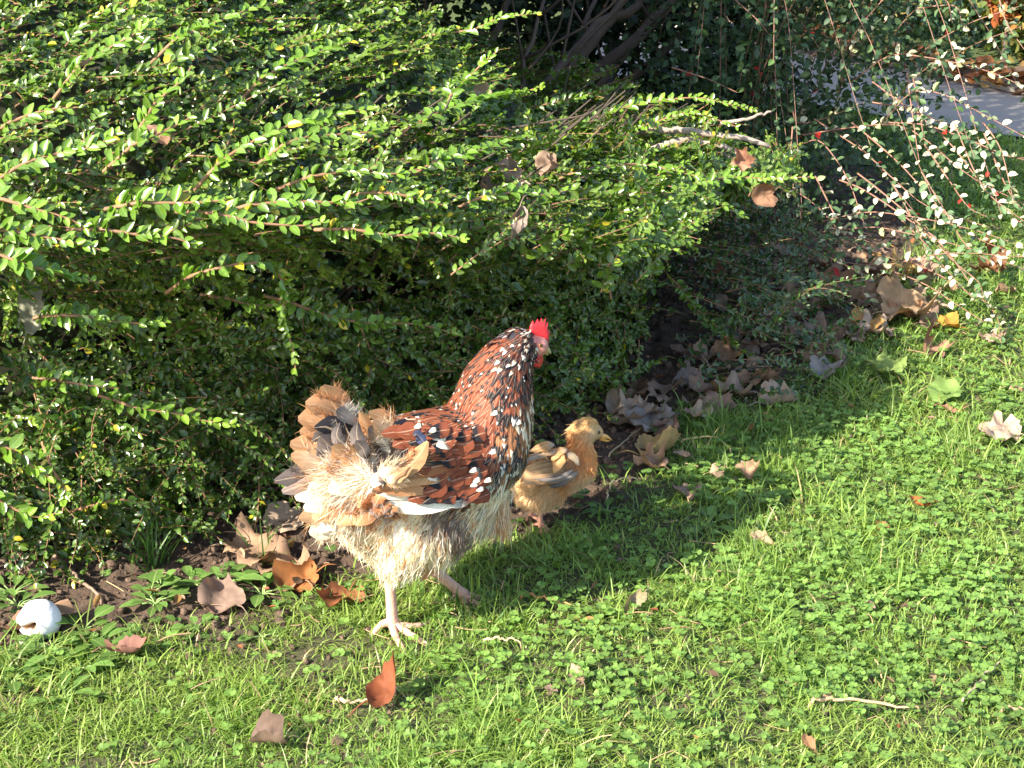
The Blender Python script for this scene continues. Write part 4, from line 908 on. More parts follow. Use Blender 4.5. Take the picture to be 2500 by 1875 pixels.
# ------------------------------------------------------------ birds
class Bird:
    """a bird's own frame: x forward, y to its left, z up; pix() reads a point of the photo on the bird's plane y"""
    def __init__(s, ou, ov, yaw, cr):
        s.O = onground(ou, ov); s.O[2] = float(zg([s.O[0]], [s.O[1]])[0]) if True else 0
        c, n = math.cos(yaw), math.sin(yaw); s.B = np.array([[c, -n, 0], [n, c, 0], [0, 0, 1.]]); s.cr = cr
        s.view = s.B.T@nrm(np.array([0, 0, CAMH])-(s.O+[0, 0, .2]))
    def px(s, cx, cy): return s.cr[0]+cx*s.cr[2], s.cr[1]+cy*s.cr[2]
    def pix(s, cx, cy, y=0.):                       # -> local coordinates
        r = ray(*s.px(cx, cy)); n = s.B[:, 1]; c = np.array([0, 0, CAMH])
        t = (y+(s.O-c)@n)/(r@n); return s.B.T@(c+r*t-s.O)
    def gnd(s, cx, cy, h=.0):
        p = onground(*s.px(cx, cy)); p[2] = float(zg([p[0]], [p[1]])[0])+h; return s.B.T@(p-s.O)
    def W(s, L): return np.asarray(L)@s.B.T + s.O
    def crop(s, L):
        u, v, z = proj(s.W(L)); return (u-s.cr[0])/s.cr[2], (v-s.cr[1])/s.cr[2]
    def mb(s, m, name, mt, parent, **k):             # build a local-space mesh collector in the world
        m.V = [s.W(v) for v in m.V]; return m.build(name, mt, parent, **k)
def blob_mesh(balls, voxel, smooth=8):
    me = bpy.data.meshes.new('tmp'); V = []; F = []; n = 0
    for c, r in balls:
        V.append(IV2*np.asarray(r)+np.asarray(c)); F.append(IF2+n); n += len(IV2)
    V = np.concatenate(V); F = np.concatenate(F); me.from_pydata(V.tolist(), [], F.tolist())
    o = bpy.data.objects.new('tmp', me); COL.objects.link(o)
    m = o.modifiers.new('r', 'REMESH'); m.mode = 'VOXEL'; m.voxel_size = voxel
    m = o.modifiers.new('s', 'SMOOTH'); m.factor = .6; m.iterations = smooth
    dg = bpy.context.evaluated_depsgraph_get(); dg.update(); e = bpy.data.meshes.new_from_object(o.evaluated_get(dg))
    e.calc_loop_triangles(); P = np.array([v.co[:] for v in e.vertices]); T = np.array([t.vertices[:] for t in e.loop_triangles])
    bpy.data.objects.remove(o); bpy.data.meshes.remove(me); bpy.data.meshes.remove(e)
    return P, T
def _ico3():
    import bmesh
    b = bmesh.new(); bmesh.ops.create_icosphere(b, subdivisions=3, radius=1); V = np.array([v.co[:] for v in b.verts]); F = np.array([[v.index for v in f.verts] for f in b.faces]); b.free(); return V, F
IV2, IF2 = _ico3()
def chain(keys, step=.012):
    """ellipsoids strung between key ellipsoids (centre, radii)"""
    out = []
    for (a, ra), (b, rb) in zip(keys, keys[1:]):
        n = max(1, int(np.linalg.norm(np.array(b)-a)/step))
        for k in range(n+1): t = k/n; out.append((np.array(a)*(1-t)+np.array(b)*t, np.array(ra)*(1-t)+np.array(rb)*t))
    return out
def surf_sample(P, T, n, r):
    a, b, c = P[T[:, 0]], P[T[:, 1]], P[T[:, 2]]; N_ = np.cross(b-a, c-a); A = np.linalg.norm(N_, axis=1); i = r.choice(len(T), n, p=A/A.sum())
    u, v = r.random(n), r.random(n); m = u+v > 1; u[m] = 1-u[m]; v[m] = 1-v[m]
    return a[i]+(b-a)[i]*u[:, None]+(c-a)[i]*v[:, None], nrm(N_[i])
ST = np.array([0, .18, .38, .56, .70, .80, .88, .95, 1.0])
PRO = {'round': np.array([.10, .32, .46, .50, .50, .46, .38, .25, .05]), 'hackle': np.array([.18, .36, .44, .44, .38, .30, .22, .13, .02]),
       'long': np.array([.12, .34, .42, .46, .48, .47, .43, .32, .07]), 'soft': np.array([.2, .4, .5, .5, .45, .4, .32, .2, .03])}
def add_feather(mb, Q, Nn, w, prof, cols, camber=.22, fray=0.0, r=None):
    """Q (9,3) centre line, Nn (9,3) normals, w width, cols (9,3)"""
    T = nrm(np.gradient(Q, axis=0)); S = nrm(np.cross(T, Nn)); N2 = np.cross(S, T); pw = PRO[prof]*w
    V = []; U = []; C = []
    fr = (r.normal(0, fray, (9, 2)) if fray else np.zeros((9, 2)))
    for k in range(9):
        for j, sx in enumerate((-1, -.5, 0, .5, 1)):
            f = 1+fr[k, 0 if sx < 0 else 1]*abs(sx)
            V.append(Q[k]+S[k]*sx*pw[k]*f - N2[k]*camber*pw[k]*abs(sx)**2 + T[k]*(-abs(sx)*pw[k]*.35 if k < 8 else 0)); U.append((ST[k], .5+.5*sx)); C.append(cols[k])
    i = np.arange(8)[:, None]*5+np.arange(4)[None]
    mb.add(np.array(V), np.stack([i, i+1, i+6, i+5], -1).reshape(-1, 4), np.array(C), np.array(U))
def feathm(t, out):
    c = attr(t).outputs['Color']; uv = attr(t, 'luv'); sx = N(t, 'ShaderNodeSeparateXYZ'); t.links.new(uv.outputs['Vector'], sx.inputs[0])
    d = mth(t, 'ABSOLUTE', mth(t, 'SUBTRACT', sx.outputs[1], .5))
    # barbs run out and back from the shaft
    cb = N(t, 'ShaderNodeCombineXYZ'); t.links.new(mth(t, 'MULTIPLY', mth(t, 'SUBTRACT', sx.outputs[0], mth(t, 'MULTIPLY', d, .35)), 34.), cb.inputs[0]); t.links.new(mth(t, 'MULTIPLY', d, 2.2), cb.inputs[1])
    g = N(t, 'ShaderNodeNewGeometry'); n = N(t, 'ShaderNodeTexNoise', i_Scale=1.0, i_Detail=3.0); 
    va = N(t, 'ShaderNodeVectorMath', operation='MULTIPLY_ADD'); t.links.new(g.outputs['Position'], va.inputs[0]); va.inputs[1].default_value = (9, 9, 9); t.links.new(cb.outputs[0], va.inputs[2]); t.links.new(va.outputs[0], n.inputs['Vector'])
    c = mixc(t, 1.0, c, mth(t, 'ADD', mth(t, 'MULTIPLY', n.outputs[0], .9), .55), 'MULTIPLY')
    c = mixc(t, mth(t, 'MULTIPLY', mth(t, 'LESS_THAN', d, .035), .35), c, (.75, .55, .38))
    p = N(t, 'ShaderNodeBsdfPrincipled', i_Roughness=.6); p.inputs['Specular IOR Level'].default_value = .22; t.links.new(c, p.inputs['Base Color'])
    bp = N(t, 'ShaderNodeBump', i_Strength=.35, i_Distance=.0006); t.links.new(n.outputs[0], bp.inputs['Height']); t.links.new(bp.outputs[0], p.inputs['Normal'])
    tr = N(t, 'ShaderNodeBsdfTranslucent'); t.links.new(c, tr.inputs[0]); mx = N(t, 'ShaderNodeMixShader'); mx.inputs[0].default_value = .18
    t.links.new(p.outputs[0], mx.inputs[1]); t.links.new(tr.outputs[0], mx.inputs[2]); t.links.new(mx.outputs[0], out.inputs[0])
M_feather = mat('feather', feathm); M_fluff = vcol('down', .9, 0, 90., .1, .8, .5, .5)
M_scale = vcol('leg_scales', .55, .8, 320., .4, .6, .8); M_skin = vcol('red_skin', .45, .4, 300., .5, .6, .8)
M_horn = vcol('horn', .35, .1, 200., .5, .8, .4); M_eye = vcol('eye', .08, 0, 50., .8, 1, 0)
def strands(mb, P, D, L, W_, C, r, droop=.25):
    """fine tapered barbs; P roots, D directions"""
    n = len(P); S = nrm(np.cross(D, r.normal(0, 1, (n, 3)))); B = r.normal(0, .22, (n, 3))+np.array([0, 0, -droop]); V = []; U = []
    for k, t in enumerate((0, .4, .75, 1.)):
        c = P+D*(L*t)[:, None]+B*(L*t*t)[:, None]; w_ = W_*(.8, 1, .7, 0)[k]*.5
        if k < 3: V += [c-S*w_[:, None], c+S*w_[:, None]]; U += [(t, .1), (t, .9)]
        else: V.append(c); U.append((t, .5))
    V = np.stack(V, 1); off = (np.arange(n)*7)[:, None, None]
    mb.add(V.reshape(-1, 3), [(np.array([[0,1,3,2],[2,3,5,4]])[None]+off).reshape(-1, 4), (np.array([[4,5,6]])[None]+off).reshape(-1, 3)], np.repeat(C, 7, 0), np.tile(np.array(U, float), (n, 1)))
def idw(keys, cx, cy, p=2.5):
    K = np.array([k[:2] for k in keys], float); d = ((K[:, 0]-cx)**2+(K[:, 1]-cy)**2)**(p/2)+1; w_ = 1/d; w_ /= w_.sum(); return w_, w_@np.array([k[2:] for k in keys], float)

# ---- hen
H = Bird(987, 1524, math.radians(24), (640, 740, .5425))
rh = np.random.default_rng(4)
hp = H.O.copy(); hen = empty('hen', tuple(hp), 'brown speckled hen with white-flecked neck, red comb and ragged buff tail walking right', 'hen')
MM = .000287     # metres per crop pixel at the hen
def hb(cx, cy, r, ry, y=0, rz=None): return (H.pix(cx, cy, y), (r*MM, ry, (rz or r)*MM*1.1))
keys_neck = [hb(1212,180,48,.0155), hb(1150,195,74,.024), hb(1092,290,118,.036), hb(1055,400,152,.050), hb(1030,520,172,.064), hb(990,640,185,.076)]
keys_body = [hb(1010,640,165,.070), hb(900,690,190,.086), hb(760,730,205,.094), hb(620,770,200,.092), hb(500,760,165,.078), hb(420,720,110,.055)]
keys_low = [hb(1000,735,110,.055), hb(850,855,140,.075), hb(700,960,165,.085), hb(560,950,175,.082), hb(450,880,150,.07)]
thigh_r = [hb(690,980,130,.040,-.045), hb(640,1090,95,.034,-.048), hb(590,1165,50,.02,-.05)]
thigh_l = [hb(740,950,120,.038,.04), hb(745,1050,80,.028,.04), hb(760,1130,48,.018,.038)]
P_, T_ = blob_mesh(chain(keys_neck)+chain(keys_body)+chain(keys_low)+chain(thigh_r)+chain(thigh_l), .0045, 10)
bvh = BVHTree.FromPolygons([Vector(p) for p in P_], T_.tolist())
def side(p):                      # picture coordinates of the point mirrored to the near side
    q = np.array(p, float); q[..., 1] = -np.abs(q[..., 1]); return H.crop(q)
MAH, MAH2, BLK, WHT, CRM, BUF, GRY, ORB = map(np.array, ((.185,.052,.026), (.14,.038,.02), (.008,.0075,.009), (.84,.80,.72), (.80,.67,.50), (.50,.27,.135), (.15,.12,.11), (.34,.14,.06)))
# zone keys: cx, cy, flow dx, dz, length mm, width mm, kind
ZK = [(1200,120,-.8,-.1,11,5,0),(1160,170,-.75,-.6,13,5,0),(1215,240,-.4,-.9,12,5,0),(1120,250,-.6,-.75,20,6,0),(1180,330,-.2,-1,24,7,1),(1060,180,-.8,-.6,24,6,2),(1010,280,-.6,-.8,38,9,2),
      (930,360,-.6,-.75,42,10,2),(1090,400,-.3,-.95,32,8,1),(1180,480,-.1,-1,32,9,3),(1130,600,-.15,-1,34,10,3),(1000,470,-.6,-.8,42,11,2),(1180,700,-.3,-1,32,10,4),(1120,760,-.4,-.9,34,11,4),
      (850,480,-.95,-.3,40,15,5),(950,600,-.9,-.5,34,18,5),(700,500,-1,-.12,40,13,5),(620,540,-1,-.05,42,12,5),(760,620,-1,-.2,36,18,5),(900,720,-.9,-.4,36,20,6),(1020,700,-.8,-.6,30,17,6),
      (800,800,-1,-.2,42,20,6),(940,830,-.95,-.25,38,18,6),(1080,880,-.5,-.9,38,13,7),(980,950,-.6,-.8,36,13,7),(850,990,-.4,-.9,38,11,8),(780,1080,-.2,-1,36,11,9),(900,1050,-.4,-.9,34,11,8),
      (640,1000,-.35,-.9,40,19,9),(620,1120,-.2,-1,36,17,9),(500,1050,-.6,-.75,40,19,9),(400,950,-.85,-.5,42,17,10),(330,850,-1,-.2,45,20,10),(480,850,-.8,-.45,42,17,10),(560,880,-.7,-.6,40,16,10),
      (350,720,-1,.1,44,20,10),(480,700,-.9,.1,42,17,10),(480,560,-.9,.3,40,14,11)]
def feather_cols(kind, r):
    c = np.zeros((9, 3)); j = r.uniform(.75, 1.25)
    if kind == 0:   # head: dark and white flecks
        a = (BLK*2.5, WHT*.8, MAH*.7, CRM*.7)[r.choice(4, p=[.42, .16, .30, .12])]; c[:] = (BLK*2+MAH*.3); c[4:] = a
    elif kind == 1: # mottled collar
        c[:] = MAH*r.choice([.8, 1.2, .4]); c[5:7] = BLK*2; c[7:] = WHT*.85 if r.random() < .26 else BLK*2
        if r.random() < .3: c[2:] = BLK*2
    elif kind == 2: # hackle
        c[:] = MAH*j*1.15; c[0:2] = BLK*2; 
        if r.random() < .45: c[5:7] = BLK*2
        if r.random() < .07: c[7:] = WHT*.85
    elif kind == 3: # front of the neck
        c[:] = ORB*j*.8; q = r.random()
        if q < .25: c[3:] = CRM*.9
        elif q < .5: c[4:] = BLK*3
        elif q < .6: c[6:] = WHT*.8
    elif kind == 4:
        c[:] = BLK*4; q = r.random(); c[5:] = (ORB*.7 if q < .4 else (WHT*.6 if q < .65 else GRY)); 
    elif kind == 5:
        c[:] = MAH*j; 
        if r.random() < .35: c[6:8] = BLK*2
        if r.random() < .10: c[7:] = WHT
    elif kind == 6:
        c[:] = MAH*j*1.2; q = r.random()
        if q < .30: c[5:7] = BLK*2
        if q < .10 or q > .93: c[7:] = WHT*.9
        if .30 < q < .36: c[2:] = BLK*3
    elif kind == 7:
        q = r.random(); c[:] = (WHT*.75 if q < .35 else (CRM if q < .7 else (BUF if q < .85 else GRY)))*j
    elif kind == 8:
        q = r.random(); c[:] = (GRY*1.5 if q < .45 else (CRM*.8 if q < .75 else BUF*.7))*j
    elif kind == 9:
        jj = r.uniform(.92, 1.1); c[:] = CRM*jj; c[:3] = CRM*.9; c[6:] = WHT*.95
        if r.random() < .12: c[5:] = BUF*1.35
    elif kind == 10:
        q = r.random(); c[:] = CRM*1.05; c[4:] = (BUF*1.1 if q < .55 else (CRM if q < .85 else GRY*1.6)); c[:2] = WHT*.9
    else:
        q = r.random(); c[:] = BUF if q < .6 else (CRM if q < .85 else BLK*3)
    # soften steps between neighbours a little
    return np.clip(c, .004, .9)
def plume(bird, bvh, p, nn, d, L, w_, prof, cols, lift, r, mb, camber=.22, fray=.1):
    Q = []; NN = []; q = np.array(p)-d*L*.25; dd = d.copy()
    for k in range(9):
        t = ST[k]
        if k: q = q+dd*L*(ST[k]-ST[k-1])
        hit, hn, _i, _d = bvh.find_nearest(Vector(q)); hn = np.array(hn); h = np.array(hit)
        sd = (q-h)@hn; q = h+hn*max(.0012, .6*sd if sd > 0 else 0); dd = nrm(dd-hn*(dd@hn))
        Q.append(q+hn*(.0008+lift*L*t**1.3)); NN.append(hn)
    Q = np.array(Q); add_feather(mb, Q, np.array(NN), w_, prof, cols, camber, fray, r); 
n = 9500; SP_, SN = surf_sample(P_, T_, n, rh)
mbs = {k: MB() for k in ('neck_feathers', 'back_feathers', 'breast_feathers', 'rear_feathers')}; flf = []
CXY = side(SP_)
for i in range(n):
    cx, cyv = CXY[0][i], CXY[1][i]
    if cx > 1228 and cyv < 255: continue              # bare face
    w_, val = idw(ZK, cx, cyv); kind = ZK[int(rh.choice(len(ZK), p=w_))][6] if rh.random() < .25 else ZK[int(w_.argmax())][6]
    if kind not in (8, 9, 7) and rh.random() < (.48 if kind in (5, 6, 10) else .2): continue
    p, nn = SP_[i], SN[i]; dx, dz, L, wd = val[0], val[1], val[2]/1000, val[3]/1000
    out = .15 if kind < 9 else .3
    d = np.array([dx, -np.sign(p[1])*0.0, dz])+rh.normal(0, .2 if kind < 9 else .3, 3); d = nrm(d-nn*(d@nn))
    L *= rh.uniform(.75, 1.15); prof = 'hackle' if kind in (0, 1, 2, 3, 4) else ('soft' if kind in (7, 8, 9) else 'round')
    part = 'neck_feathers' if kind in (0, 1, 2) else ('back_feathers' if kind in (5, 6) else ('breast_feathers' if kind in (3, 4, 7, 8) else 'rear_feathers'))
    plume(H, bvh, p, nn, d, L, wd*rh.uniform(.8, 1.15), prof, feather_cols(kind, rh), {9: .07, 10: .14, 11: .15, 8: .06, 2: .10, 0: .12, 1: .10}.get(kind, .06), rh, mbs[part], .2, .12)
    if kind in (7, 8, 9, 10): flf.append((p, nn, d, L, kind))
# skin under the feathers
bc = []
cxs, cys = side(P_)
for i in range(len(P_)):
    if cxs[i] > 1222 and cys[i] < 262: bc.append((.55, .16, .12))
    else:
        w_, _v = idw(ZK, cxs[i], cys[i]); k = ZK[int(w_.argmax())][6]; bc.append(tuple({0: BLK*3, 1: BLK*3, 2: MAH2*.6, 3: MAH2*.6, 4: BLK*3, 5: MAH2*.7, 6: MAH2*.7}.get(k, CRM*.8)))
m = MB(); m.add(P_, T_, np.array(bc)); H.mb(m, 'body', M_skin, hen)
# down: belly, thighs and rear
m = MB()
for rep in range(4):
    A = np.array([f[0] for f in flf]); NN = np.array([f[1] for f in flf]); D = np.array([f[2] for f in flf]); K = np.array([f[4] for f in flf])
    nn_ = len(A); A = A+rh.normal(0, .005, (nn_, 3)); D = nrm(D+NN*rh.uniform(.02, .17, (nn_, 1))+rh.normal(0, .09, (nn_, 3)))
    C = np.where((K == 8)[:, None], GRY*1.8, CRM*1.05)*rh.uniform(.75, 1.25, (nn_, 1)); C = np.where((rh.random((nn_, 1)) < .25) & (K != 8)[:, None], WHT, C); C = np.where(rh.random((nn_, 1)) < .08, BUF*1.2, C)
    strands(m, A+NN*.002, D, rh.uniform(.009, .020, nn_), rh.uniform(.0008, .0016, nn_), np.clip(C, 0, .9), rh)
H.mb(m, 'down', M_fluff, hen)
for k, v in mbs.items(): H.mb(v, k, M_feather, hen)
# traced long feathers
def traced(mb, pts, y, w_, cols, prof='long', nv=None, camber=.15, y2=None, fray=.06, jit=.0):
    ys = np.linspace(y, y if y2 is None else y2, len(pts)); P = curve([H.pix(a, b, yy) for (a, b), yy in zip(pts, ys)], 9)
    P = P + rh.normal(0, jit, 3)
    c = np.array([np.interp(ST, np.linspace(0, 1, len(cols)), np.array(cols)[:, k]) for k in range(3)]).T
    add_feather(mb, P, np.tile(nrm(H.view if nv is None else np.asarray(nv, float)), (9, 1)), w_*MM, prof, c, camber, fray, rh)
wing = MB(); flk = MB(); yw = -.102
for pts, w_, cols, yy in (
    ([(960,840),(820,890),(680,910),(530,912)], 84, [WHT*.55, WHT*.8, WHT, WHT, CRM*1.05], -.106), ([(900,815),(780,845),(650,858),(520,868)], 60, [WHT*.7, WHT*.9, WHT, CRM], -.103),
    ([(880,870),(800,900),(700,925),(600,935)], 60, [GRY, WHT*.7, WHT*.85], -.101),
    ([(880,790),(760,815),(640,825),(505,835)], 88, [MAH, ORB*.9, BUF, BUF*.9, ORB], -.107), ([(860,750),(740,775),(620,790),(500,800)], 86, [MAH, ORB, BUF*1.05, BUF, BUF*1.1], -.110),
    ([(860,720),(760,740),(650,752),(545,762)], 80, [MAH, ORB*.8, ORB, BUF*.9], -.110), ([(850,690),(760,700),(680,712),(600,730)], 66, [BLK*2, BLK*2, GRY*.5, BLK*3], -.108),
    ([(560,800),(535,795),(515,800),(500,830)], 70, [BLK*2, GRY, GRY*2, WHT*.6], -.112), ([(1010,800),(900,845),(820,870),(740,880)], 70, [MAH, MAH*1.2, MAH*1.2, BLK*2], -.107),
    ([(980,850),(920,880),(880,900),(830,905)], 50, [MAH, MAH*1.1, BLK*3, WHT*.8], -.109)):
    traced(wing, pts, yy, w_, cols)
for k in range(120):    # coverts over the folded wing
    cx, cyv = rh.uniform(640, 1030), rh.uniform(560, 870)
    if cyv > 700+(cx-640)*.45 and cx < 760: continue
    q = rh.random(); base = MAH*rh.uniform(.9, 1.45); tip = WHT*.9 if q < .09 else (BLK*2 if q < .35 else base)
    a = -.25-.1*rh.random(); L = rh.uniform(70, 110); traced(wing, [(cx, cyv), (cx-L*.5, cyv+L*.1+rh.normal(0, 4)), (cx-L, cyv+L*rh.uniform(.1, .5))], -.100-.010*math.sin((cx-620)/420*3.1), rh.uniform(46, 76), [base*.8, base, base, base, BLK*2 if tip is not base else base, tip, tip], 'round', camber=.18, jit=.0012)
for cx, cyv in ((695,556),(762,574),(825,628),(1032,672),(945,755),(765,785),(915,372),(948,820),(975,840),(960,800),(1010,800),(905,425),(880,470),(1040,498),(1145,540)):   # the white flecks the photo shows
    vw = nrm(H.view); o_ = H.pix(cx, cyv, 0)+vw*.3; hit, hn_, _i, _d = bvh.ray_cast(Vector(o_), Vector(-vw))
    yo = (np.array(hit)[1] if hit else -.06)-.006; yo = min(yo, -.112) if (640 < cx < 1040 and cyv > 545) else yo
    traced(wing if (640 < cx < 1040 and cyv > 545) else flk, [(cx+26, cyv-10), (cx+6, cyv-2), (cx-12, cyv+6)], yo, 21, [BLK*2, BLK*2, WHT*.8, WHT*.9, WHT*.7], 'round', camber=.35)
H.mb(wing, 'wing', M_feather, hen); H.mb(flk, 'white_flecks', M_feather, hen)
wl = MB()
for k in range(14):
    t = k/13; p0 = H.pix(900, 640+t*120, .088); p1 = p0+np.array([-.13, .012, -.02-.01*t]); Q = curve([p0, (p0+p1)/2+np.array([0, .012, 0]), p1], 9)
    add_feather(wl, Q, np.tile([0, 1., .2], (9, 1)), .02, 'long', np.tile(MAH*1.1 if k < 10 else WHT*.8, (9, 1)), .2, .05, rh)
wlo = H.mb(wl, 'wing', M_feather, hen)
# tail and rump: a loose fan with buff tips, pale bases, black feathers in its hollow
tail = MB()
TF = [([(430,600),(370,520),(310,430),(272,372)], 105, [WHT*.7, BUF*.8, BUF, BUF*.9], -.01), ([(430,600),(350,500),(270,460),(195,452)], 100, [CRM, BUF*.9, BUF*1.05], -.015), ([(440,620),(340,560),(240,525),(162,522)], 100, [CRM, BUF, BUF*1.1, BUF], -.02),
 ([(430,640),(320,600),(240,580),(170,580)], 90, [GRY, BUF*.9, BUF*1.05], -.022), ([(460,760),(340,690),(220,650),(126,632)], 110, [WHT, CRM, BUF*1.1, BUF*1.1], -.035), ([(470,780),(340,740),(220,700),(130,690)], 110, [WHT, CRM*1.1, CRM, BUF*1.1], -.04),
 ([(440,740),(360,690),(300,640),(262,600)], 110, [CRM, GRY*1.8, GRY*1.6, GRY*1.5], -.045), ([(470,790),(320,780),(180,780),(55,800)], 80, [WHT, WHT, CRM, CRM*.7, GRY, GRY*.8], -.042), ([(470,800),(330,800),(210,810),(90,850)], 95, [WHT, WHT, CRM, BUF*.9, GRY*1.5], -.046),
 ([(480,800),(360,810),(240,840),(150,880)], 110, [WHT, WHT, CRM, CRM*.9], -.05), ([(490,820),(380,840),(280,880),(190,930)], 115, [WHT, CRM, BUF*1.1, CRM], -.055), ([(500,820),(400,870),(310,920),(230,975)], 115, [WHT, CRM, BUF*1.15, BUF], -.06),
 ([(380,900),(310,940),(230,955),(165,968)], 70, [CRM, CRM, BUF*.8], -.05), ([(400,950),(320,990),(260,1020),(212,1035)], 80, [CRM, CRM, CRM*.9], -.055), ([(520,830),(450,890),(390,950),(340,1000)], 110, [WHT, CRM*1.1, BUF*1.2, BUF*1.1], -.072),
 ([(530,840),(490,900),(450,960),(420,1000)], 100, [CRM, BUF*1.1, ORB*1.2, BUF], -.08), ([(520,800),(440,790),(370,810),(300,850)], 95, [WHT, WHT, CRM, CRM], -.07), ([(500,780),(430,750),(360,740),(290,750)], 80, [WHT, CRM, GRY*1.6, ORB*.9], -.065),
 ([(480,770),(430,730),(370,690),(320,640)], 90, [CRM, BUF*1.1, BUF*1.1, BUF], -.07), ([(470,750),(455,700),(430,665),(405,640)], 85, [WHT, CRM*.9, BUF, BUF], -.074), ([(560,770),(610,760),(690,705),(745,622)], 66, [CRM*.8, CRM*.8, BUF, BUF*.8], -.114),
 ([(530,770),(580,750),(640,745),(700,745)], 60, [CRM*.8, CRM*.8, BUF], -.110), ([(540,860),(520,900),(505,930),(500,955)], 80, [BUF, ORB*1.2, ORB, GRY], -.095), ([(580,870),(570,905),(560,940),(560,965)], 60, [BUF, ORB*1.1, GRY], -.098),
 # rump arch
 ([(640,690),(620,600),(560,525),(480,490)], 70, [ORB, ORB*1.1, BUF, BUF*.8], -.07), ([(610,690),(590,610),(550,560),(500,530)], 90, [WHT, WHT, CRM, BUF], -.072), ([(560,700),(555,640),(520,590),(480,560)], 80, [GRY*1.6, GRY, CRM*.8, GRY], -.07),
 ([(500,720),(490,640),(470,560),(440,490)], 50, [ORB, ORB*.9, BUF*.9, BUF], -.062), ([(440,560),(400,520),(370,500),(335,480)], 70, [GRY, WHT*.6, WHT*.6, GRY], -.04)]
for pts, w_, cols, yy in TF: traced(tail, pts, yy, w_*1.3, cols, camber=.22, fray=.07, y2=yy-.01)
for k in range(46):   # smaller broken feathers between the long ones
    pts, w_, cols, yy = TF[int(rh.integers(0, 24))]; P = curve(pts, 9)+rh.normal(0, 16, 2); s_ = int(rh.integers(0, 3)); traced(tail, P[s_:s_+5], yy-.004-rh.uniform(0, .01), w_*rh.uniform(.5, .9), [np.clip(c*rh.uniform(.8, 1.15), 0, .85) for c in cols], 'soft', camber=.2, fray=.2, y2=yy-.012)
H.mb(tail, 'tail', M_feather, hen)
m = MB(); ms_ = MB()
for pts, w_, cols, yy in (([(430,700),(370,620),(300,560),(235,560)], 110, [BLK, BLK*2, BLK*2], -.022), ([(440,700),(390,640),(350,580),(330,520)], 110, [BLK, BLK, BLK*3], -.025), ([(450,700),(420,640),(390,590),(370,540)], 100, [BLK, BLK, BLK], -.027),
    ([(400,700),(330,650),(270,600),(225,620)], 90, [BLK, BLK*1, GRY*.4], -.02), ([(380,650),(350,620),(335,590),(350,540)], 55, [BLK, GRY*.5, GRY*1.6, BLK*3], -.05), ([(480,690),(440,640),(425,590),(430,530)], 60, [BLK, GRY*.5, GRY*1.5, BLK*3], -.06),
    ([(470,700),(455,660),(440,640),(420,620)], 50, [BLK, GRY*1.3, GRY*.6], -.064), ([(700,610),(660,590),(620,560),(590,540)], 95, [BLK*2, np.array((.03,.035,.06)), BLK*3], -.095), ([(740,640),(715,610),(695,590),(680,600)], 46, [np.array((.05,.06,.12)), np.array((.12,.15,.28)), BLK*2], -.112)):
    traced(m if yy > -.09 else ms_, pts, yy-.025 if yy > -.09 else yy, w_*1.1, cols, 'round', camber=.3, fray=.12)
H.mb(m, 'dark_tail_feathers', M_feather, hen); H.mb(ms_, 'saddle_feathers', M_feather, hen)
# loose barbs at the feathers' edges of the rear and a hanging tuft before the thigh
m = MB(); n = 9000
cx = rh.uniform(0, 1, n); A = []; D = []; C = []
for i in range(n):
    pts, w_, cols, yy = TF[int(rh.integers(0, len(TF)))]; t = rh.uniform(.05, .8); P = curve(pts, 12); k = int(t*11); q = P[k]; d2 = P[k+1]-q; sd = rh.choice([-1, 1]); nrm2 = np.array([-d2[1], d2[0]])/np.linalg.norm(d2)*sd
    a = H.pix(q[0]+nrm2[0]*w_*.3, q[1]+nrm2[1]*w_*.3, yy-.003); b = H.pix(q[0]+nrm2[0]*w_*.8+d2[0]*2.2, q[1]+nrm2[1]*w_*.8+d2[1]*2.2, yy-.006); A.append(a); D.append(nrm(b-a)); C.append(np.array(cols[min(int(t*len(cols)), len(cols)-1)])*rh.uniform(.9, 1.2))
strands(m, np.array(A), nrm(np.array(D)+rh.normal(0, .25, (n, 3))), rh.uniform(.008, .02, n), rh.uniform(.0005, .0008, n), np.clip(C, 0, .9), rh, .05)
n = 3600; A = []; D = []
for _ in range(n):   # the pale cushion of down at the root of the tail
    a = rh.uniform(math.radians(120), math.radians(255)); q = rh.uniform(10, 250)*(.75 if a < 2.6 else 1); cx, cyv = 520+q*math.cos(a), 800-q*math.sin(a)
    A.append(H.pix(cx, cyv, -.055-.035*math.exp(-(q/150)**2)-rh.uniform(0, .012))); e = H.pix(cx+100*math.cos(a), cyv-100*math.sin(a), -.07); D.append(nrm(e-A[-1]))
q = rh.random((n, 1)); strands(m, np.array(A), nrm(np.array(D)+rh.normal(0, .25, (n, 3))+[0, -.15, 0]), rh.uniform(.010, .028, n), rh.uniform(.0006, .0011, n), np.clip(np.where(q < .55, WHT, np.where(q < .85, CRM, BUF*1.2))*rh.uniform(.85, 1.1, (n, 1)), 0, .9), rh, .1)
n = 700; A = np.array([H.pix(rh.uniform(1045, 1110), rh.uniform(880, 960), -.05+rh.normal(0, .006)) for _ in range(n)]); D = nrm(np.array([-.1, 0, -1])+rh.normal(0, .12, (n, 3)))
strands(m, A, D, rh.uniform(.02, .042, n), rh.uniform(.0008, .0014, n), np.clip(np.where(rh.random((n, 1)) < .5, CRM, BUF*1.2)*rh.uniform(.8, 1.2, (n, 1)), 0, .9), rh, 0)
n = 900; A = np.array([H.pix(rh.uniform(930, 1060), rh.uniform(900, 985), -.055+rh.normal(0, .008)) for _ in range(n)]); D = nrm(np.array([-.5, 0, -.8])+rh.normal(0, .14, (n, 3)))
strands(m, A, D, rh.uniform(.015, .034, n), rh.uniform(.0008, .0014, n), np.clip(np.where(rh.random((n, 1)) < .5, CRM, WHT*.8)*rh.uniform(.7, 1.1, (n, 1)), 0, .9), rh, 0)
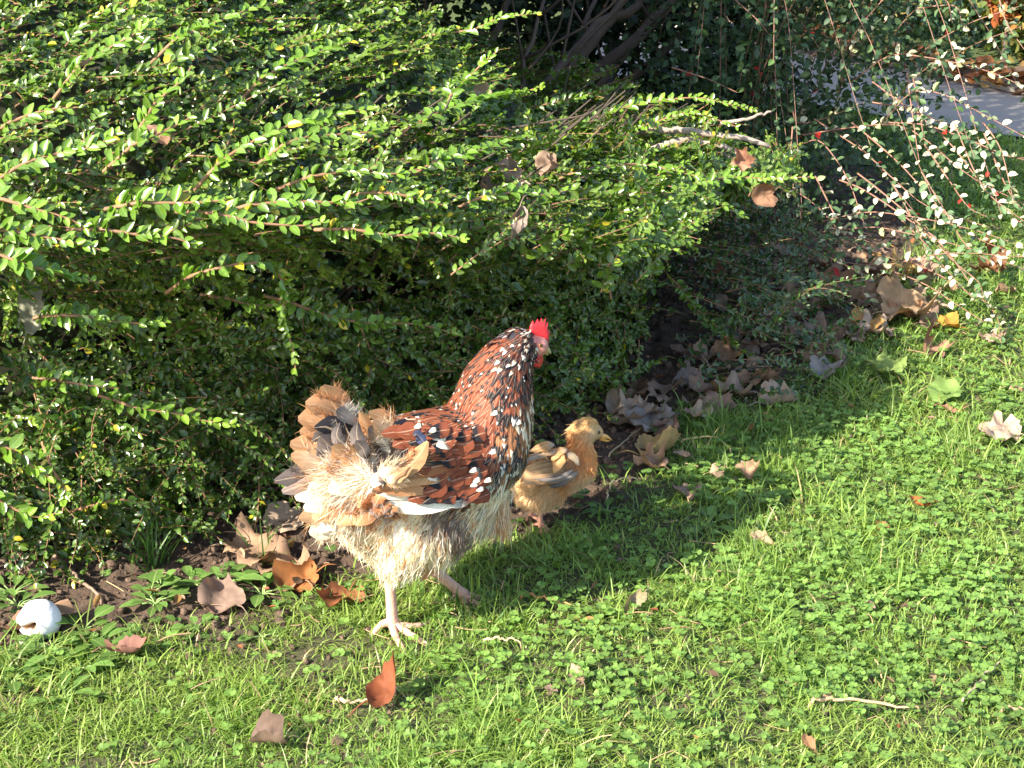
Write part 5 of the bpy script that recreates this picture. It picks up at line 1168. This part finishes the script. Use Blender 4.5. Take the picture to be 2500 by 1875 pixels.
for pts in ([(1060,880),(1065,950),(1075,1020),(1082,1080)], [(1085,880),(1095,950),(1095,1010),(1100,1060)], [(1040,880),(1030,950),(1050,1010),(1060,1040)], [(1000,930),(970,980),(930,1030),(905,1060)], [(780,1140),(760,1190),(735,1225),(715,1250)]):
    traced(m, pts, -.055 if pts[0][0] > 900 else -.06, 52, [CRM, CRM, BUF*1.2, BUF*1.1], 'soft', fray=.15)
H.mb(m, 'loose_plumes', M_fluff, hen)
# head
def ell(c, r, rot=None, C=(.5,.1,.08), nz=0, bird=H, seed=0):
    V = IV2*np.asarray(r); 
    if nz: V = V*(1+nz*(np.random.default_rng(seed).random((len(V), 1))-.5))
    if rot is not None: V = V@rot.T
    m = MB(); m.add(V+np.asarray(c), IF2, C); return m
hd = nrm(np.array([.93, .30, -.22])); hl = nrm(np.cross([0, 0, 1], hd)); hu = np.cross(hd, hl); HR = np.stack([hd, hl, hu], 1)   # head turned a little away
hc = H.pix(1243, 195, -.004)
H.mb(ell(hc, (.0135, .0125, .0135), HR, (.50, .20, .16), .05), 'face', M_skin, hen)
ec = H.pix(1254, 190, -.0158); eye = H.mb(ell(ec, (.0030, .0016, .0030), HR, (.30, .11, .02)), 'eye', M_eye, hen)
pu = ell(ec+nrm(H.view)*.0012, (.0017, .0010, .0017), HR, (.01, .008, .008)); H.mb(pu, 'pupil', M_eye, eye)
H.mb(ell(hc+hd*.0036+hl*.0112+hu*.003, (.0028, .0018, .0028), HR, (.30, .11, .02)), 'eye', M_eye, hen)
m = MB(); b0 = hc+hd*.010-hu*.003
tube(m, curve([b0, b0+hd*.008-hu*.002, b0+hd*.014-hu*.0065], 8), np.linspace(.0055, .0012, 8), 10, (.50, .38, .20)); H.mb(m, 'beak', M_horn, hen)
m = MB(); tube(m, curve([b0-hu*.003, b0+hd*.006-hu*.006, b0+hd*.010-hu*.0085], 6), np.linspace(.0035, .001, 6), 8, (.45, .32, .16)); H.mb(m, 'beak', M_horn, hen)
# comb: a thin toothed ridge with rounded thickness
def comb(px, teeth, base, y, col, name, th=.0022):
    """teeth/base as picture polylines on plane y"""
    top = [H.pix(a, b, y) for a, b in teeth]; bot = [H.pix(a, b, y) for a, b in base]; n = len(top); m = MB(); V = []; sdv = hl
    for i in range(n):
        bt, tp = bot[i], top[i]
        for q, tw in ((0, 1.), (.35, .9), (.7, .6), (1, .12)):
            c = bt+(tp-bt)*q; V += [c-sdv*th*tw, c+sdv*th*tw]
    F = []
    for i in range(n-1):
        for k in range(3):
            a = i*8+k*2; F += [(a, a+8, a+10, a+2), (a+1, a+3, a+11, a+9)]
        a = i*8; F += [(a+6, a+14, a+15, a+7), (a, a+1, a+9, a+8)]
    F += [(0, 2, 3, 1), (2, 4, 5, 3), (4, 6, 7, 5)]; a = (n-1)*8; F += [(a, a+1, a+3, a+2), (a+2, a+3, a+5, a+4), (a+4, a+5, a+7, a+6)]
    m.add(V, np.array(F), col); return H.mb(m, name, M_skin, hen)
comb(0, [(1206,102),(1218,78),(1226,96),(1240,70),(1246,92),(1257,66),(1262,94),(1275,68),(1274,100),(1286,84),(1284,118),(1294,122),(1290,160)], [(1206,136),(1214,140),(1222,144),(1230,148),(1236,152),(1242,156),(1248,160),(1254,164),(1258,168),(1262,172),(1264,176),(1268,184),(1272,192)], -.001, (.62, .03, .04), 'comb')
wv = H.pix(1236, 258, -.014); H.mb(ell(wv, (.0055, .0022, .0095), HR, (.60, .035, .035), .12, seed=2), 'wattle', M_skin, hen)
wv = H.pix(1250, 262, .006); H.mb(ell(wv, (.005, .002, .009), HR, (.55, .03, .03), .12, seed=3), 'wattle', M_skin, hen)
H.mb(ell(H.pix(1222, 222, -.0165), (.0045, .0022, .0062), HR, (.72, .58, .34), .1), 'earlobe', M_skin, hen)
H.mb(ell(H.pix(1208, 243, -.0155), (.0038, .002, .0060), HR, (.58, .05, .03), .1), 'earlobe', M_skin, hen)
m = MB(); n = 900; A = []; D = []
for _ in range(n):
    a = rh.uniform(1.9, 5.3); cx, cyv = 1222+math.cos(a)*rh.uniform(28, 55), 190-math.sin(a)*rh.uniform(40, 78); A.append(H.pix(cx, cyv, -.013+rh.normal(0, .003))); D.append([-.75+.3*rh.normal(), rh.normal(0, .2)-.25, -.5+.3*rh.normal()])
qn = rh.random((n, 1)); strands(m, np.array(A), nrm(np.array(D)), rh.uniform(.005, .011, n), rh.uniform(.001, .002, n), np.where(qn < .4, WHT*.85, np.where(qn < .75, BLK*3, MAH*.8)), rh, 0); H.mb(m, 'head_feathers', M_fluff, hen)
# legs
def toe(m, P, r0, r1, C, bird, claw=True):
    P = curve(P, 9); k = np.arange(9); r = np.linspace(r0, r1, 9)*(1+.10*np.sin(k*2.2)); tube(m, P, r, 8, C)
def leg(bird, par, top, ank, toes, r0, C, clawL=.008, CC=(.5,.4,.32)):
    m = MB(); P = curve([top, (top+ank)/2, ank], 12); rr_ = r0*np.interp(np.linspace(0, 1, 12), [0, .15, .5, .85, 1], [1.25, 1.0, .85, .95, 1.15])*(1+.04*np.sin(np.arange(12)*2.5)); tube(m, P, rr_, 10, C)
    for T in toes: toe(m, T, r0*.78, r0*.42, C, bird)
    lo = bird.mb(m, 'leg', M_scale, par)
    for T in toes:
        T = np.array(T); d = nrm(T[-1]-T[-2]); m = MB(); e = T[-1]-d*.001; tube(m, curve([e, e+d*clawL*.6+np.array([0, 0, .0005]), e+d*clawL+np.array([0, 0, -clawL*.35])], 6), np.linspace(r0*.36, .0003, 6), 6, CC); bird.mb(m, 'claw', M_horn, lo)
    return lo
PINK = np.array((.58, .33, .25))
g = lambda a, b, h=.006: H.gnd(a, b, h)
f0 = g(588, 1478, .012); top = H.pix(572, 1195, -.050); top = f0 + np.array([-.005, .0, .0]) + np.array([0, 0, .085]); tp = H.pix(572, 1200, f0[1]-.0)
leg(H, hen, tp, f0, [[f0, g(650,1505,.008), g(742,1550,.004)], [f0, g(660,1478,.007), g(722,1464,.004)], [f0+[0, 0, .004], g(540,1480,.012), g(498,1492,.002)], [f0, g(600,1520,.008), g(640,1570,.001)*1.0]], .0082, PINK)
f1 = g(905, 1352, .012); tp = H.pix(775, 1200, f1[1]-.01)
leg(H, hen, tp, f1, [[f1, g(945,1368,.008), g(985,1385,.004)], [f1, g(950,1345,.008), g(1000,1350,.003)], [f1+[0, 0, .004], g(870,1355,.010), g(835,1362,.002)], [f1, g(910,1372,.008), g(935,1400,.002)]], .0080, PINK*.9)

# ---- chick
K = Bird(1330, 1289, math.radians(14), (1240, 980, .22604))
rk = np.random.default_rng(14); chick = empty('chick', tuple(K.O), 'fluffy buff-yellow half-grown chick with greyish wing standing behind the hen\'s breast', 'chick')
KM = .000139
def kb(cx, cy, r, ry, y=0, rz=None): return (K.pix(cx, cy, y), (r*KM, ry, (rz or r)*KM*1.05))
keys = chain([kb(955,335,78,.011), kb(870,310,125,.0165), kb(810,340,140,.0175), kb(790,470,125,.018), kb(780,580,150,.024), kb(740,690,195,.030), kb(600,750,215,.034), kb(440,790,225,.036), kb(300,820,215,.034), kb(190,840,150,.026)], .007) \
     + chain([kb(460,900,190,.032), kb(330,960,185,.032), kb(230,970,150,.028)], .007) + chain([kb(350,980,110,.018,-.016), kb(345,1110,55,.011,-.018)], .006) + chain([kb(430,960,110,.018,.016), kb(440,1090,55,.011,.018)], .006)
KP, KT = blob_mesh(keys, .003, 6); kbvh = BVHTree.FromPolygons([Vector(p) for p in KP], KT.tolist())
def kside(p): q = np.array(p, float); q[..., 1] = -np.abs(q[..., 1]); return K.crop(q)
KB = np.array((.70,.37,.16)); KC = np.array((.79,.58,.37)); KG = np.array((.16,.14,.13)); KY = np.array((.82,.57,.29))
# cx, cy, flow dx, dz, r,g,b
KK = [(950,250,-.9,-.1,*KY),(860,200,-1,0,*KY),(760,300,-.8,-.5,*KY*.95),(900,380,-.5,-.8,*KC),(700,420,-.7,-.6,*KB*1.1),(820,500,-.4,-.9,*KB*1.2),(900,580,-.2,-1,*KB*1.2),(880,700,-.3,-1,*KB*1.15),(940,650,-.2,-1,*KB*1.2),
      (900,820,-.5,-.8,*KC),(800,900,-.6,-.6,*KC),(600,520,-.9,-.4,*KG*2.2),(400,470,-1,-.1,*KB*.8),(300,520,-1,-.1,*KC*.7),(500,950,-.6,-.5,*KC),(330,1050,-.4,-.9,*KC*1.05),(200,950,-.8,-.4,*KC*1.1),(550,600,-1,-.3,*KB*.8),(600,900,-.7,-.4,*KB*.9)]
m = MB(); kcx, kcy = kside(KP); cc = np.array([idw(KK, a, b)[1][2:] for a, b in zip(kcx, kcy)]); m.add(KP, KT, np.clip(cc*.9, 0, .9)); K.mb(m, 'body', M_fluff, chick)
m = MB(); mf = MB(); n = 36000; A, NN = surf_sample(KP, KT, n, rk); cx, cyv = kside(A); vals = np.array([idw(KK, a, b)[1] for a, b in zip(cx, cyv)])
D = np.stack([vals[:, 0], 0*cx, vals[:, 1]], 1)+rk.normal(0, .15, (n, 3)); D = nrm(D-NN*(D*NN).sum(1)[:, None]); D = nrm(D+NN*rk.uniform(.05, .32, (n, 1)))
C = np.clip(vals[:, 2:]*rk.uniform(.75, 1.3, (n, 1)), 0, .9); head_ = (cyv < 420); back_ = head_ & (cx < 760); fc = ~((cx > 900) & (cyv > 250) & (cyv < 460))
L = np.where(head_, .0055, .009)*rk.uniform(.6, 1.4, n); L = np.where(back_ & (rk.random(n) < .08), .014, L); strands(m, A[fc], D[fc], L[fc], rk.uniform(.0006, .0011, fc.sum()), C[fc], rk, .12)
K.mb(m, 'down', M_fluff, chick)
def ktr(mb, pts, y, w_, cols, prof='long', camber=.2, fray=.1):
    P = curve([K.pix(a, b, y) for a, b in pts], 9); c = np.array([np.interp(ST, np.linspace(0, 1, len(cols)), np.array(cols)[:, k]) for k in range(3)]).T
    add_feather(mb, P, np.tile(nrm(K.view), (9, 1)), w_*KM, prof, c, camber, fray, rk)
m = MB()
LB_ = np.array((.50,.30,.16))
for k in range(9):
    t = k/8; ktr(m, [(640-40*t, 620+t*215), (450, 640+t*225), (300, 680+t*200), (170-20*t, 730+t*160)], -.0385-.001*k, 46, [LB_*.7, (LB_*.6 if k % 3 else KG), (LB_ if k % 2 else LB_*.6), LB_*1.25], camber=.25)
for pts, w_, cols in (([(760,760),(640,820),(500,870),(330,850)], 60, [KG, KG*1.6, KG*.9, LB_*.7]), ([(740,800),(640,860),(560,900),(440,920)], 55, [KG, LB_*.5, KG*.8, KG*.35]), ([(700,740),(600,800),(480,850),(280,840)], 50, [KG*2, KG*1.4, KG*1.2]),
    ([(560,560),(560,640),(520,720),(500,770)], 120, [KB*.9, KB*1.15, KB*1.2, KB]), ([(640,520),(560,540),(500,600),(470,640)], 80, [KG*1.5, KB*.9, KB*1.1]), ([(480,480),(420,520),(380,560),(430,630)], 50, [KG*1.5, LB_, LB_*1.2]), ([(500,470),(400,480),(320,510),(230,540)], 90, [KG*2, KB*.8, LB_*.7]), ([(520,540),(420,560),(320,590),(200,630)], 70, [KG*1.2, LB_*.8, KG*1.8]),
    ([(650,560),(700,600),(740,640),(770,690)], 80, [KG*1.5, KC*.7, KG*1.6])):
    ktr(m, pts, -.0500, w_, cols, 'round' if w_ > 75 else 'long')
K.mb(m, 'wing', M_feather, chick)
m = MB()
for k in range(8): p0 = K.pix(600, 640+k*25, .032); p1 = p0+np.array([-.06, .004, -.004]); add_feather(m, curve([p0, (p0+p1)/2+np.array([0, .006, 0]), p1], 9), np.tile([0, 1., .2], (9, 1)), .009, 'long', np.tile(LB_*.8, (9, 1)), .2, .05, rk)
K.mb(m, 'wing', M_feather, chick)
kd = nrm(np.array([.95, .10, -.20])); kl = nrm(np.cross([0, 0, 1], kd)); ku = np.cross(kd, kl); KR = np.stack([kd, kl, ku], 1)
e0 = K.pix(978, 333, 0); hitp, hitn, _i, _d = kbvh.ray_cast(Vector(e0+nrm(K.view)*.1), Vector(-nrm(K.view))); ep = np.array(hitp) if hitp else K.pix(978, 333, -.012)
eo = K.mb(ell(ep, (.0028, .0016, .0028), KR, (.02, .012, .008), bird=K), 'eye', M_eye, chick)
ep2 = ep*np.array([1, -1, 1]); K.mb(ell(ep2, (.0022, .0014, .0022), KR, (.02, .012, .008), bird=K), 'eye', M_eye, chick)
m = MB(); b0 = K.pix(1000, 375, 0); tipb = K.pix(1125, 420, .002); tube(m, curve([b0, (b0*.5+tipb*.5)+ku*.0022, tipb], 9), [.0056,.0050,.0043,.0036,.0029,.0022,.0015,.0009,.0003], 10, (.66, .32, .08)); K.mb(m, 'beak', M_horn, chick)
m = MB(); b1 = b0-ku*.0035; tube(m, curve([b1, (b1+tipb)/2-ku*.002, tipb-kd*.003-ku*.0008], 7), np.linspace(.0034, .0006, 7), 8, (.62, .30, .08)); K.mb(m, 'beak', M_horn, chick)
kg = lambda a, b, h=.004: K.gnd(a, b, h)
PK = np.array((.60, .30, .20)); f0 = kg(352, 1335, .007); tp = K.pix(345, 1090, f0[1]); leg(K, chick, tp, f0, [[f0, kg(410,1390), kg(462,1448,.002)], [f0, kg(450,1380), kg(555,1415,.002)], [f0, kg(300,1335), kg(262,1330,.002)], [f0, kg(350,1380), kg(380,1430,.001)]], .0041, PK, .004, (.4,.25,.18))
f1 = kg(250, 1275, .007); tp = K.pix(420, 1080, f1[1]); tp = f1+np.array([.004, 0, .055]); leg(K, chick, tp, f1, [[f1, kg(310,1300), kg(370,1320,.002)], [f1, kg(300,1270), kg(350,1265,.002)], [f1, kg(220,1275), kg(190,1275,.002)]], .0040, PK, .004, (.4,.25,.18))

# ------------------------------------------------------------ white round mushroom
mu = onground(100, 1560); mu[2] = float(zg([mu[0]], [mu[1]])[0])
mush = empty('mushroom', tuple(mu), 'white round mushroom cap with a bitten notch lying on the soil at the left', 'mushroom')
R_ = .0285; V = IV2.copy(); 
import bmesh as _bm
b = _bm.new(); _bm.ops.create_icosphere(b, subdivisions=5, radius=1); V = np.array([v.co[:] for v in b.verts]); F = np.array([[v.index for v in f.verts] for f in b.faces]); b.free()
cv = nrm(np.array([0, 0, CAMH])-mu); rt = nrm(np.cross([0, 0, 1.], cv)); upv = np.cross(cv, rt)      # direction the notch faces
X, Y, Z = V@rt, V@upv, V@cv
rad = 1 + .02*np.sin(X*5+1)*np.sin(Y*4) + .012*(fbm(X*1.0, Y+Z*.7, .12, 5)-.5)*sstep(-.2, .6, X)*6*.35
ang = np.arctan2(Y, X); g_ = np.exp(-((np.angle(np.exp(1j*(ang+2.45))))/.40)**2)*sstep(.10, .45, np.hypot(X, Y))*sstep(-.3, .3, Z)      # wedge notch down-left
rad = rad*(1-.80*g_) * (1-.10*np.exp(-((np.angle(np.exp(1j*(ang-2.5))))/.4)**2)*sstep(.5, 1, np.hypot(X, Y)))
colr = np.where((g_ > .3)[:, None], np.array([.30, .17, .09]), np.array([.74, .74, .77]))
m = MB(); m.add(mu+np.array([0, 0, R_*.86])+V*rad[:, None]*R_*np.array([1, 1, .92]), F, colr); M_mush = vcol('mushroom_flesh', .7, .35, 500., .3, .85, .3); m.build('cap', M_mush, mush)
m = MB(); c0 = mu+np.array([0, 0, R_*.8])-rt*R_*.30-upv*R_*.42+cv*R_*.35; tube(m, curve([c0, c0-upv*.008+cv*.006-rt*.008, c0-upv*.014+cv*.010-rt*.015], 8), np.array([.006,.006,.006,.0058,.0055,.005,.0045,.004]), 12, (.78,.70,.58)); m.build('stem', M_mush, mush)
